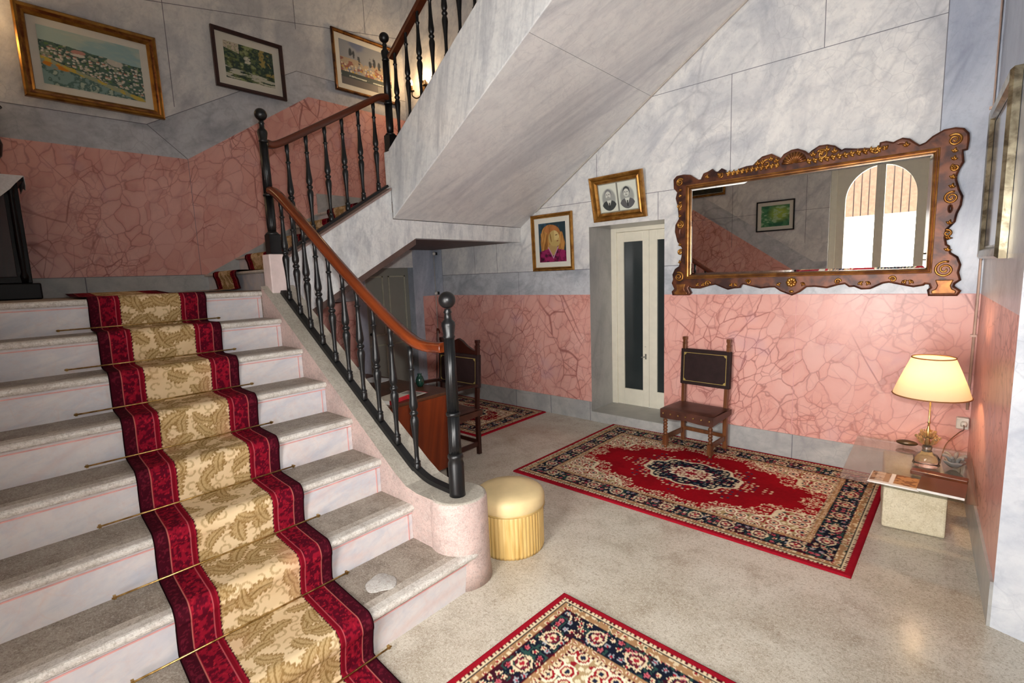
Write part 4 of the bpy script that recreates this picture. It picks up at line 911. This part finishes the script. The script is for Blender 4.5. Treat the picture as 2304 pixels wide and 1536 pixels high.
leaves([(-1.72,2.43,1.2),(-1.62,2.435,.6),(-.44,2.44,2.3),(-.33,2.435,1.6)],.04)
leaves([(-1.955,z,PI/2+.3) for z in (1.70,1.78,1.86,2.12,2.18,2.24,2.30,2.35)],.032)
leaves([(-.075,z,PI/2-.3) for z in (1.70,1.78,1.88,2.12,2.18,2.24,2.30,2.35)],.036)
leaves([(x,1.505,-PI/2+.9) for x in (-1.80,-1.75)]+[(-1.50,1.50,-.9),(-1.45,1.50,-2.2),(-1.12,1.50,-1.),(-.93,1.50,-2.1),(-.56,1.50,-1.0),(-.50,1.50,-2.1),(-.25,1.505,-2.1),(-.30,1.505,-1.)],.036)
for x in (-1.95,-.075):
    MB().prism([(-.064,1.407),(.064,1.407),(.066,1.43),(.044,1.442),(.036,1.465),(.05,1.505),(-.05,1.505),(-.036,1.465),(-.044,1.442),(-.066,1.43)],lambda a,b:(x+a*(1.0 if x>-1 else .95),YB-.060,b),(0,.05,0)).build('foot_block',GILT2,mir,.006)

# ------------------------------------------------------------------ chairs
def turned(x,y,z0,z1,r=.017):
    n=6; prof=[(r*.8,0)]
    for i in range(n):
        a=(z1-z0)*i/n; b=(z1-z0)/n; prof+=[(r*.72,a+.06*b),(r*1.12,a+.3*b),(r*1.2,a+.5*b),(r*1.12,a+.7*b),(r*.72,a+.94*b)]
    return prof+[(r*.8,z1-z0)]
OAK=wood('chair_wood','7d4c2b','4c2a16',(0,0,1),.35)
def chair(label,loc,rot,w,dp,seat_z,post_z,panel,arms=False,crest=False,wd=None):
    wd=wd or OAK
    t=thing('side_chair' if not arms else 'armchair',label,'chair',loc,rot)
    bx=w/2-.022; lean=.035
    for s in (-1,1):
        m=MB(); m.box(s*bx-.02,s*bx+.02,-dp-.02,-dp+.02,0.025,.12).lathe([(.014,0),(.017,.012),(.015,.025)],(s*bx,-dp,0),10).lathe(turned(0,0,.12,seat_z-.07),(s*bx,-dp,.12),14).box(s*bx-.02,s*bx+.02,-dp-.02,-dp+.02,seat_z-.07,seat_z-.02)
        m.build('leg',wd,t,.003,world=False)
        m=MB(); m.bar((s*(bx-.01),0,0),(s*(bx-.01),0,seat_z),.036,.036)
        m.build('leg',wd,t,.003,world=False)
        m=MB(); m.bar((s*(bx-.01),0,seat_z),(s*(bx-.004),lean,post_z-.07),.034,.034)
        m.obox((s*(bx-.004),lean+.002,post_z-.062),(.038,.038,.012)); m.obox((s*(bx-.004),lean+.002,post_z-.045),(.030,.03,.03)); m.obox((s*(bx-.004),lean+.002,post_z-.018),(.038,.038,.03))
        m.build('back_post',wd,t,.003,world=False)
        m=MB(); m.bar((s*bx,-dp+.01,.10),(s*(bx-.01),-.01,.10),.018,.045)
        m.build('stretcher',wd,t,.003,world=False)
    MB().box(-bx,bx,-.012,.006,.10,.135).build('stretcher',wd,t,.003,world=False)
    # leather seat, hanging over a valance
    nx_,ny_=17,13; m=MB(); V=[]
    for j in range(ny_):
        for i in range(nx_):
            u=i/(nx_-1)*2-1; v=j/(ny_-1)*2-1; sag=-.02*(1-u*u)*(1-v*v)+.012*(1-abs(v)**4); edge=-.012*max(abs(u)**8,abs(v)**8)
            V.append((u*(w/2+.012)*(1-.05*(v+1)/2),-dp/2-.0+v*(dp/2+.03),seat_z+.008+sag*.6+edge))
    m.add(V,[(j*nx_+i,j*nx_+i+1,(j+1)*nx_+i+1,(j+1)*nx_+i) for j in range(ny_-1) for i in range(nx_-1)],0,True)
    k=w/2+.012
    fr=[(-k,seat_z-.003)]+[(x,seat_z-.075-.012*abs(math.sin(9*x))) for x in np.linspace(-k,k,19)]+[(k,seat_z-.003)]
    m.prism(fr,lambda a,b:(a,-dp-.031,b),(0,.006,0))
    for s in (-1,1): m.prism([(-dp-.03,seat_z-.003),(.02,seat_z-.003),(.02,seat_z-.05),(-dp-.03,seat_z-.08)],lambda a,b:(s*k-.003,a,b),(.006,0,0))
    m.box(-k+.02,k-.02,-dp,.0,seat_z-.035,seat_z-.015)
    so=m.build('seat',LEATHER,t,world=False)
    m=MB()
    for i in range(7): m.sphere((-k+.03+(2*k-.06)*i/6,-dp-.034,seat_z-.04),.008,seg=10,rings=6)
    m.build('stud',BRASS,so,world=False)
    z0,z1=panel; yb=lambda z: lean*(z-seat_z)/(post_z-.07-seat_z)
    M=MB(); hw=bx+.022
    M.add([(-hw,yb(z0)-.022,z0),(hw,yb(z0)-.022,z0),(hw,yb(z1)-.022,z1),(-hw,yb(z1)-.022,z1),(-hw,yb(z0)+.02,z0),(hw,yb(z0)+.02,z0),(hw,yb(z1)+.02,z1),(-hw,yb(z1)+.02,z1)],[(0,1,2,3),(7,6,5,4),(0,4,5,1),(1,5,6,2),(2,6,7,3),(3,7,4,0)])
    bp=M.build('backrest',LEATHERB,t,.006,world=False)
    m=MB(); g=.032; q=.005
    def fr_(x0,x1,za,zb):
        ya,ybk=yb(za)-.0245,yb(zb)-.0245
        m.add([(x0,ya,za),(x1,ya,za),(x1,ybk,zb),(x0,ybk,zb)],[(0,1,2,3)])
    fr_(-hw+g,hw-g,z0+g,z0+g+q); fr_(-hw+g,hw-g,z1-g-q,z1-g); fr_(-hw+g,-hw+g+q,z0+g,z1-g); fr_(hw-g-q,hw-g,z0+g,z1-g)
    for sx in (-1,1):
        for za,sg in ((z0+g,1),(z1-g,-1)):
            x=sx*(hw-g); c=.03; m.add([(x,yb(za)-.025,za),(x-sx*c,yb(za)-.025,za),(x-sx*c*.62,yb(za+sg*c*.62)-.025,za+sg*c*.62),(x,yb(za+sg*c)-.025,za+sg*c)],[(0,1,2,3)])
    m.build('gold_tooling',GOLDLINE,bp,world=False)
    if crest:
        P=[(-bx+.01,panel[1]),(bx-.01,panel[1]),(bx-.01,panel[1]+.03),(bx*.72,panel[1]+.045),(bx*.45,panel[1]+.075),(bx*.2,panel[1]+.12),(0,panel[1]+.14),(-bx*.2,panel[1]+.12),(-bx*.45,panel[1]+.075),(-bx*.72,panel[1]+.045),(-bx+.01,panel[1]+.03)]
        MB().prism(P,lambda a,b:(a,lean-.012,b),(0,.03,0)).build('crest_rail',wd,t,.004,world=False)
    if arms:
        for s in (-1,1):
            m=MB(); m.sweep(spline([(s*bx,.02,arms),(s*(bx+.005),-dp*.5,arms+.012),(s*(bx+.01),-dp-.02,arms-.01)],6),[(-.02,-.015),(.02,-.015),(.02,.012),(-.02,.012)],smooth=False); m.lathe(turned(0,0,seat_z,arms-.015),(s*(bx+.004),-dp+.02,seat_z),12); m.build('arm',wd,t,world=False)
    return t
chair('low dark wood chair with brown leather seat standing on the large rug below the mirror',(-1.705,4.545,.0135),-.09,.47,.315,.372,1.0,(.55,.885))
chair('carved armchair with pointed crest and black leather back drawn up to the desk',(-3.515,3.135,0),.0,.55,.44,.43,1.075,(.63,.935),arms=.655,crest=True,wd=DARKW)

# ------------------------------------------------------------------ desk and the things on it
dk=thing('desk','reddish-brown wooden desk standing under the stairs behind the balustrade','desk',(-3.6,2.28,0))
DX0,DX1,DYa,DYb=-4.22,-2.96,1.93,2.60
MB().box(DX0,DX1,DYa,DYb,.735,.76).build('desk_top',wood('desk_top_wood','5a3520','40220f',(1,0,0),.35),dk,.006)
MB().box(DX1-.02,DX1-.006,DYa+.02,DYb-.05,.145,.735).build('side_panel',wood('desk_side','7a3110','541d0a',(0,.2,1),.3),dk,.003)
MB().box(DX0+.02,DX0+.035,DYa+.02,DYb-.05,.145,.735).build('side_panel',MAHOG,dk,.003)
MB().box(DX0+.02,DX1-.02,DYa+.03,DYa+.045,.25,.735).build('back_panel',MAHOG,dk)
MB().box(-3.45,DX1-.02,DYa+.05,DYb-.05,.15,.735).build('drawer_unit',MAHOG,dk,.003)
for x in (DX0+.05,DX1-.035):
    for y in (DYa+.05,DYb-.08):
        MB().lathe([(.014,0),(.022,.145),(.022,.20)],(x,y,0),10).build('leg',DARKW,dk)
bk=thing('book','white paperback with a red cover lying at the near edge of the desk','book',(-3.07,2.10,.7602))
MB().obox((-3.09,2.09,.775),(.14,.21,.026),(0,0,.25)).build('pages',plain('paper_white','dedbd3',.7),bk)
MB().obox((-3.09,2.09,.7895),(.145,.215,.003),(0,0,.25)).obox((-3.09,2.09,.7605),(.145,.215,.0012),(0,0,.25)).build('cover',plain('book_cover','cfc6b4',.4),bk)
MB().obox((-3.015,2.108,.775),(.003,.215,.031),(0,0,.25)).obox((-3.05,2.195,.775),(.145,.003,.031),(0,0,.25)).build('red_spine',plain('red_cover','b32630',.4),bk)
def art_paper(x,y):
    C=np.zeros(x.shape+(3,)); C[:]=LC('d8d2c6'); C=put(C,(((y*9)%1)<.55)*((x>.08)&(x<.92))*1.,'2a2a30'); C=put(C,(y>.9)*1.,'b03040'); return C
u,v=np.meshgrid(np.linspace(0,1,40),np.linspace(0,1,40)); a=.22; X=-3.13+(u-.5)*.2*math.cos(a)-(v-.5)*.16*math.sin(a); Y=2.30+(u-.5)*.2*math.sin(a)+(v-.5)*.16*math.cos(a)
tag(grid_object('magazine',X,Y,np.full(X.shape,.766)+.004*np.sin(u*3),art_paper(u,v),PAT),'striped black and white magazine on the desk beside the paperback','magazine')
tag(MB().obox((-3.86,2.46,.7625),(.25,.18,.004),(0,0,.15)).build('paper_sheet',plain('sheet_white','cfd0d0',.7)),'pale sheet of paper lying at the far end of the desk','paper')
tl=thing('telephone','dark grey desk telephone at the far left of the desk','telephone',(-4.02,2.33,.7602))
MB().prism([(-.09,0),(.09,0),(.09,.025),(-.05,.07),(-.09,.07)],lambda a,b:(-4.02-a*.9,2.24,.7604+b),(0,.17,0)).build('body',plain('phone_grey','4a4d52',.4),tl,.006)
MB().sweep(spline([(-4.0,2.22,.85),(-4.0,2.26,.868),(-4.0,2.38,.868),(-4.0,2.42,.85)],6),[(-.022,-.012),(.022,-.012),(.022,.012),(-.022,.012)]).build('handset',plain('phone_light','8f9398',.4),tl)
lr=thing('letter_rack','small brown wooden letter rack at the back corner of the desk','letter rack',(-4.10,2.05,.7602))
MB().box(-4.17,-4.03,1.95,2.13,.7604,.775).build('base',DARKW,lr,.003); MB().box(-4.15,-4.135,1.95,2.13,.775,.93).build('panel',DARKW,lr,.003); MB().box(-4.065,-4.05,1.95,2.13,.775,.90).build('panel',DARKW,lr,.003)
tag(MB().obox((-4.10,2.05,.93),(.012,.15,.30),(0,.08,0)).build('card',plain('pale_green_card','c6cf9e',.7)),'pale green card standing upright in the letter rack','card')
vs=thing('vase','small dark green glass vase on the desk behind the newel post','vase',(-3.30,2.52,.7602))
MB().lathe([(.022,0),(.032,.02),(.036,.05),(.026,.08),(.016,.095),(.02,.11)],(-3.30,2.52,.7604),18).build('body',plain('green_glass','12342a',.1,0,.6),vs)
tag(MB().tube(spline([(-5.47,4.46,.0),(-5.53,4.58,.86),(-5.535,4.585,.90),(-5.50,4.575,.93),(-5.465,4.565,.90),(-5.462,4.562,.87)],6),.011,8,up=(1,0,0)).build('walking_stick',MAHOG),'wooden walking stick with curved handle leaning in the corner by the grey door','walking stick')

# ------------------------------------------------------------------ pouf
pf=thing('pouf','round beige leather pouf with pleated sides beside the stair foot','pouf',(-1.985,2.14,0))
PC=(-1.985,2.14,0); BEI=plain('beige_leather','d8c090',.48,0,.3,var=.08,scale=6)
MB().lathe([(.198,.0),(.202,.02),(.202,.25),(.198,.262)],PC,312,fn=lambda a,z:.985+.03*abs(math.sin(26*a+.5*math.sin(3*a)))**.6).build('pleated_side',wood('beige_pleats','d9bb7c','b8924e',(0,0,1),.45,30),pf)
MB().lathe([(.198,.255),(.211,.268),(.215,.295),(.213,.325),(.205,.345),(.186,.358),(.12,.366),(.05,.369),(.001,.369)],PC,64,cap=False).build('cushion',BEI,pf)
MB().lathe([(.212,.262),(.2155,.268),(.212,.274)],PC,64,cap=False).build('piping',plain('beige_piping','b89a5e',.4),pf)

# ------------------------------------------------------------------ glass table, lamp
TZ=.345
bl=tag(MB().obox((-.148,3.985,TZ/2-.003),(.305,.52,TZ-.010),(0,0,.10)).build('stone_block',speckled('limestone','d3cab0','c2b899','e2dcc6',.85,4,.4,'a89b7c'),bevel=.012),'rough limestone block carrying the glass table top','stone block')
tg=NT('table_glass',.02); t1=tg.n('ShaderNodeBsdfTransparent'); t1.inputs['Color'].default_value=(.90,.92,.89,1); t2=tg.n('ShaderNodeBsdfGlossy'); t2.inputs['Roughness'].default_value=.015
fr=tg.n('ShaderNodeLayerWeight'); fr.inputs['Blend'].default_value=.25; mx=tg.n('ShaderNodeMixShader'); f1=tg.mul(fr.outputs['Fresnel'],.55); tg.l(f1,mx.inputs[0]); tg.l(t1.outputs[0],mx.inputs[1]); tg.l(t2.outputs[0],mx.inputs[2]); tg.l(mx.outputs[0],tg.out.inputs['Surface'])
gt=MB(); gt.prism([(-.475,3.49),(.148,3.475),(.130,4.425),(-.50,4.43)],lambda a,b:(a,b,TZ),(0,0,.012))
tag(gt.build('glass_table_top',tg.mat,bevel=.002),'clear rectangular glass sheet laid on the limestone block under the lamp','table top')
ZT=TZ+.0125
LX,LY=-.087,3.985
lp=thing('table_lamp','lit table lamp with pleated cream shade and crystal base in the corner','lamp',(LX,LY,ZT))
cg=NT('crystal',.03); cg.color('fbf3e2'); cg.b.inputs['Transmission Weight'].default_value=.95; cg.b.inputs['IOR'].default_value=1.45
c=MB(); c.lathe([(.062,0),(.066,.008),(.060,.03),(.064,.05),(.05,.075),(.03,.085),(.022,.10),(.026,.12),(.018,.135)],(LX,LY,ZT),24,fn=lambda a,z:1+.05*math.cos(12*a)).build('base',cg.mat,lp)
m=MB(); 
for i in range(8):
    a=2*PI*i/8; m.tube(spline([(LX+.012*math.cos(a),LY+.012*math.sin(a),ZT+.135),(LX+.035*math.cos(a),LY+.035*math.sin(a),ZT+.15),(LX+.055*math.cos(a),LY+.055*math.sin(a),ZT+.185),(LX+.060*math.cos(a),LY+.060*math.sin(a),ZT+.175)],5),.0085,8,scale=[.6]*4+[1]*9+[.7]*2+[.3])
    m.tube(spline([(LX+.014*math.cos(a+.4),LY+.014*math.sin(a+.4),ZT+.18),(LX+.030*math.cos(a+.4),LY+.030*math.sin(a+.4),ZT+.20),(LX+.036*math.cos(a+.4),LY+.036*math.sin(a+.4),ZT+.225)],5),.009,8)
ag_=NT('amber_glass',.05); ag_.color('f0cf98'); ag_.b.inputs['Transmission Weight'].default_value=.8; ag_.b.inputs['IOR'].default_value=1.4
m.build('crystal_petals',ag_.mat,lp)
MB().lathe([(.016,.12),(.012,.17),(.018,.20),(.012,.225),(.006,.25),(.005,.27),(.009,.275),(.005,.285),(.005,.56)],(LX,LY,ZT),16).build('stem',gold('lamp_brass','d8b87a','a98a4a',.25,30,.8),lp)
MB().lathe([(.014,.50),(.02,.53),(.028,.57),(.026,.60),(.012,.62),(.001,.625)],(LX,LY,ZT),16,cap=False).build('bulb',emit('bulb_glow','ffd9a0',40),lp)
sh=NT('pleated_shade',.9); tl_=sh.n('ShaderNodeBsdfTranslucent'); tl_.inputs['Color'].default_value=(.40,.345,.265,1); df=sh.n('ShaderNodeBsdfDiffuse'); df.inputs['Color'].default_value=(.9,.82,.68,1)
mx=sh.n('ShaderNodeMixShader'); mx.inputs[0].default_value=.35; sh.l(tl_.outputs[0],mx.inputs[1]); sh.l(df.outputs[0],mx.inputs[2]); sh.l(mx.outputs[0],sh.out.inputs['Surface'])
zb,zt_=.812-ZT,1.048-ZT
so=MB().lathe([(.192,zb),(.168,zb+.075),(.138,zb+.155),(.106,zt_)],(LX,LY,ZT),160,fn=lambda a,z:1+.008*math.sin(80*a),cap=False).build('lamp_shade',sh.mat,lp)
m=MB()
for r,z in ((.193,zb),(.107,zt_)): m.tube([(LX+r*math.cos(a),LY+r*math.sin(a),ZT+z) for a in np.linspace(0,2*PI,60)],.004,6)
m.build('shade_trim',plain('trim_brown','8a5a30',.7),so)
# cord with switch, plug and socket
cd=thing('power_cord','thin brown lamp cord with inline switch running to the wall socket','cord',(LX+.06,LY,ZT))
MB().tube(spline([(LX+.066,LY+.06,ZT+.006),(.0,4.16,ZT+.10),(.06,4.30,ZT+.155),(.085,4.45,ZT+.14),(.085,4.56,.505)],8),.003,6).build('cord',plain('cord_brown','5a3a20',.5),cd)
MB().lathe([(.016,0),(.018,.02),(.012,.035)],(.085,4.565,.49),12).build('plug',plain('plug_white','dcd8cc',.5),cd)
sk=tag(MB().box(.045,.112,4.58,YB-.001,.465,.545).build('wall_socket',plain('socket_white','d6d2c8',.4),bevel=.006),'white surface-mounted wall socket in the corner behind the lamp','socket')
# things on the glass
def art_mag(x,y):
    n=fbm(x*9,y*9,5,3); C=np.zeros(x.shape+(3,)); C[:]=LC('e6e4de'); L=(x<.42)&(y>.16)&(x>.03); C=put(C,L*1.,'a8886a'); C=put(C,(L&(n>.52))*1.,'6a4a34'); C=put(C,(L&((y*14)%1<.4)&(x>.12)&(x<.3))*1.,'d8cfc0')
    Rr=(x>.50)&(y>.16); C=put(C,Rr*1.,'b08050'); C=put(C,(Rr&(n>.5))*1.,'7a4a24'); return C
def sheet(name,label,cat,c,w,h,rot,z,art,mat,rise=.004,res=60):
    u,v=np.meshgrid(np.linspace(0,1,res),np.linspace(0,1,res)); a=(u-.5)*w; b=(v-.5)*h
    X=c[0]+a*math.cos(rot)-b*math.sin(rot); Y=c[1]+a*math.sin(rot)+b*math.cos(rot)
    E=(np.minimum(np.minimum(u,1-u),np.minimum(v,1-v))>0); Z=np.where(E,z+rise*(1+.5*np.sin(u*PI)),z)
    return tag(grid_object(name,X,Y,Z,art(u,v),mat),label,cat)
sheet('magazine','open brochure with brown photographs at the front edge of the glass table','magazine',(-.215,3.585),.24,.20,-.03,ZT,art_mag,PAT,.005)
bx=thing('book','glossy brown book reflecting the lamp on the glass table','book',(.0,3.60,ZT))
MB().obox((.0,3.60,ZT+.008),(.20,.225,.014),(0,0,-.06)).build('pages',plain('page_edge','d8d6d0',.6),bx)
MB().obox((.0,3.60,ZT+.0165),(.204,.23,.0025),(0,0,-.06)).build('cover',plain('gloss_brown','5a2f18',.24,0,.8,scale=8),bx)
fb=tag(MB().obox((-.02,3.775,ZT+.014),(.26,.06,.026),(0,0,-.10)).build('wooden_case',wood('case_wood','6a3418','45200f',(1,0,0),.25),bevel=.004),'narrow varnished wooden case behind the brown book on the glass','case')
m=MB(); m.lathe([(.02,0),(.034,.012),(.05,.03),(.055,.045),(.05,.045),(.03,.02),(.01,.015)],(.045,4.035,ZT),24,fn=lambda a,z:1+.10*math.cos(7*a)*min(1,z/.03))
gsh=NT('grey_glass',.05); gsh.color('a9aaa8'); gsh.b.inputs['Transmission Weight'].default_value=.55
ash=thing('glass_ornament','grey crystal flower-shaped dish right of the lamp','dish',(.045,4.035,ZT)); m.build('bowl',gsh.mat,ash)
m=MB()
for i in range(6):
    a=2*PI*i/6+.3; m.tube(spline([(.045+.012*math.cos(a),4.035+.012*math.sin(a),ZT+.02),(.045+.032*math.cos(a),4.035+.032*math.sin(a),ZT+.065),(.045+.062*math.cos(a),4.035+.062*math.sin(a),ZT+.075)],5),.011,8,scale=[.5]+[1]*9+[.4])
m.build('petals',gsh.mat,ash)
tag(MB().sphere((-.205,4.35,ZT+.02),.062,seg=24,rings=12,sc=(1,.45,.32)).build('glasses_case',plain('bronze_case','5a4630',.2,.4)),'small bronze-brown spectacle case at the back edge of the glass table','case')

# ------------------------------------------------------------------ small fixtures
tc=MB()
def cz(x,y): return x
tc.tube([(rwx(YB)-.02,YB-.015,.60),(rwx(YB)-.016,YB-.015,1.40),(rwx(YB)-.016,YB-.015,3.6)],.008,8)
for z in (.70,1.12,1.66,2.6): tc.box(rwx(YB)-.036,rwx(YB)-.004,YB-.03,YB-.0,z-.008,z+.008)
struct(tc.build('trim_1',plain('conduit_paint','c2a797',.5)),'painted cable conduit running up the right corner')
struct(MB().tube([(XU+.012,YB-.012,.02),(XU+.012,YB-.012,2.03)],.006,8).build('trim_2',plain('wire_white','b9b6b0',.5)),'thin white cable in the corner by the grey door')
for z,lab in ((1.435,'small white round sensor at the top of the pink dado by the grey door'),(1.985,'small white sensor high in the corner under the landing')):
    s=thing('sensor',lab,'sensor',(XU+.05,YB-.03,z)); MB().lathe([(.022,0),(.024,.012),(.018,.03),(.008,.036)],(0,0,0),16).build('housing',plain('sensor_white','d8d5cf',.5),s,world=False); s.rotation_euler=(PI/2,0,.5)
    MB().box(XU+.02,XU+.08,YB-.03,YB,z-.02,z+.02).build('bracket',BLACKW,s) 
# wall sconce above the middle landing
def sconce(label,x,y,z,rot):
    s=thing('wall_sconce',label,'wall lamp',(x,y,z),rot)
    MB().lathe([(.05,-.12),(.06,-.05),(.045,.0),(.06,.05),(.03,.12)],(0,-.02,0),16,).build('back_plate',gold('bronze','5a4020','1e140a',.4,14,.6),s,world=False)
    for sx in (-1,1):
        a=MB(); a.tube(spline([(0,-.05,-.05),(sx*.06,-.10,-.10),(sx*.13,-.12,-.06),(sx*.14,-.12,0)],6),.009,8); a.lathe([(.03,0),(.035,.012),(.012,.016),(.012,.075)],(sx*.14,-.12,0),12)
        ao=a.build('arm',gold('bronze_arm','5a4020','1e140a',.4,14,.6),s,world=False)
        MB().lathe([(.008,.075),(.017,.095),(.013,.125),(.002,.15)],(sx*.14,-.12,0),12).build('candle_bulb',emit('candle_glow','ffc27a',60),ao,world=False)
    l=bpy.data.lights.new('sconce_light','POINT'); l.energy=9; l.color=(1,.66,.34); l.shadow_soft_size=.05
    lo=bpy.data.objects.new('sconce_light',l); COL.objects.link(lo); lo.parent=s; lo.location=(0,-.17,.16)
    return s
sconce('bronze two-candle wall lamp glowing behind the upper balusters',-5.53,YB-.01,4.15,0)
sconce('bronze two-candle wall lamp left of the hillside painting',XP+.01,.18,3.72,PI/2)

# ------------------------------------------------------------------ dark cabinet on the landing
cb=thing('cabinet','tall black lacquered cabinet at the left edge of the landing','cabinet',(-5.7,.1,Z1))
MB().box(-5.96,-5.56,-.5,.52,Z1+.0005,1.73).build('plinth',BLACKW,cb,.01)
MB().box(-5.95,-5.585,-.47,.475,1.73,2.52).build('body',BLACKW,cb,.006)
MB().lathe([(.02,0),(.026,.05),(.016,.08),(.022,.3),(.016,.68),(.026,.72),(.02,.78)],(-5.575,.43,1.735),16).build('corner_column',BLACKW,cb)
MB().box(-5.97,-5.545,-.5,.51,2.52,2.56).build('cabinet_top',BLACKW,cb,.008)
MB().box(-5.587,-5.575,-.42,-.02,1.78,2.48).box(-5.587,-5.575,.0,.39,1.78,2.48).build('door',DARKW,cb,.004)
# lace cloth draped over the corner
m=MB(); n=16; Vv=[]
LACE=plain('white_lace','ececec',.8,var=.06,scale=60)
m.poly([(-5.96,-.2,2.563),(-5.54,-.2,2.563),(-5.54,.515,2.563),(-5.96,.515,2.563)])
m.poly([(-5.538,-.2,2.563),(-5.538,.515,2.563),(-5.538,.46,2.50),(-5.538,.43,2.46),(-5.538,.36,2.39),(-5.538,.30,2.45),(-5.538,.22,2.50),(-5.538,-.2,2.50)])
m.poly([(-5.96,.517,2.563),(-5.54,.517,2.563),(-5.56,.522,2.50),(-5.66,.526,2.47),(-5.78,.525,2.50),(-5.96,.52,2.48)])
lc=m.build('lace_cloth',LACE); so_=lc.modifiers.new('solid','SOLIDIFY'); so_.thickness=.003; so_.offset=1; tag(lc,'white lace cloth hanging over the corner of the black cabinet','cloth')
ur=thing('urn','dark flared urn standing on the lace cloth of the black cabinet','urn',(-5.75,.34,2.567))
MB().lathe([(.07,0),(.075,.02),(.03,.05),(.03,.09),(.09,.17),(.105,.26),(.08,.36),(.05,.42),(.055,.47),(.11,.53),(.13,.545)],(-5.75,.34,2.5675),28).build('body',BLACKW,ur)
MB().lathe([(.135,.545),(.12,.565),(.06,.62),(.02,.66),(.03,.70),(.005,.73)],(-5.75,.34,2.5675),24).build('lid',BLACKW,ur)

# ------------------------------------------------------------------ lights
def light(name,kind,energy,color,loc,target=None,**kw):
    l=bpy.data.lights.new(name,kind); l.energy=energy; l.color=color
    for k,v in kw.items(): setattr(l,k,v)
    o=bpy.data.objects.new(name,l); COL.objects.link(o); o.location=loc
    if target is not None: o.rotation_euler=(Vector(target)-Vector(loc)).to_track_quat('-Z','Y').to_euler()
    return o
light('door_daylight','AREA',520,(1.0,.985,.955),(-1.0,YL-1.0,1.25),(-1.0,3,1.25),shape='RECTANGLE',size=1.5,size_y=2.3)
fl=f2.normalized()
light('camera_flash','SPOT',300,(1,.98,.95),Vector((0,0,H))+Vector((.03,.0,.16))+f2*.08,Vector((0,0,H+.2))+f2*3+r3*.45+Vector((0,0,.05)),spot_size=R(118),spot_blend=1.0,shadow_soft_size=.035)
light('lamp_bulb','POINT',60,(1,.58,.28),(LX,LY,ZT+.59),shadow_soft_size=.03)
w=bpy.data.worlds.new('sky'); sc.world=w; w.use_nodes=True; nt=w.node_tree; bg=nt.nodes['Background']; bg.inputs['Color'].default_value=(.75,.87,1,1); bg.inputs['Strength'].default_value=3.0
sc.view_settings.view_transform='Standard'; sc.view_settings.look='None'; sc.view_settings.gamma=1; sc.view_settings.exposure=0.04
sc.view_settings.use_curve_mapping=False
sc.cycles.use_denoising=True; sc.cycles.max_bounces=8; sc.cycles.diffuse_bounces=5; sc.cycles.glossy_bounces=5; sc.cycles.transparent_max_bounces=12; sc.cycles.sample_clamp_indirect=6; sc.cycles.caustics_reflective=False; sc.cycles.caustics_refractive=False
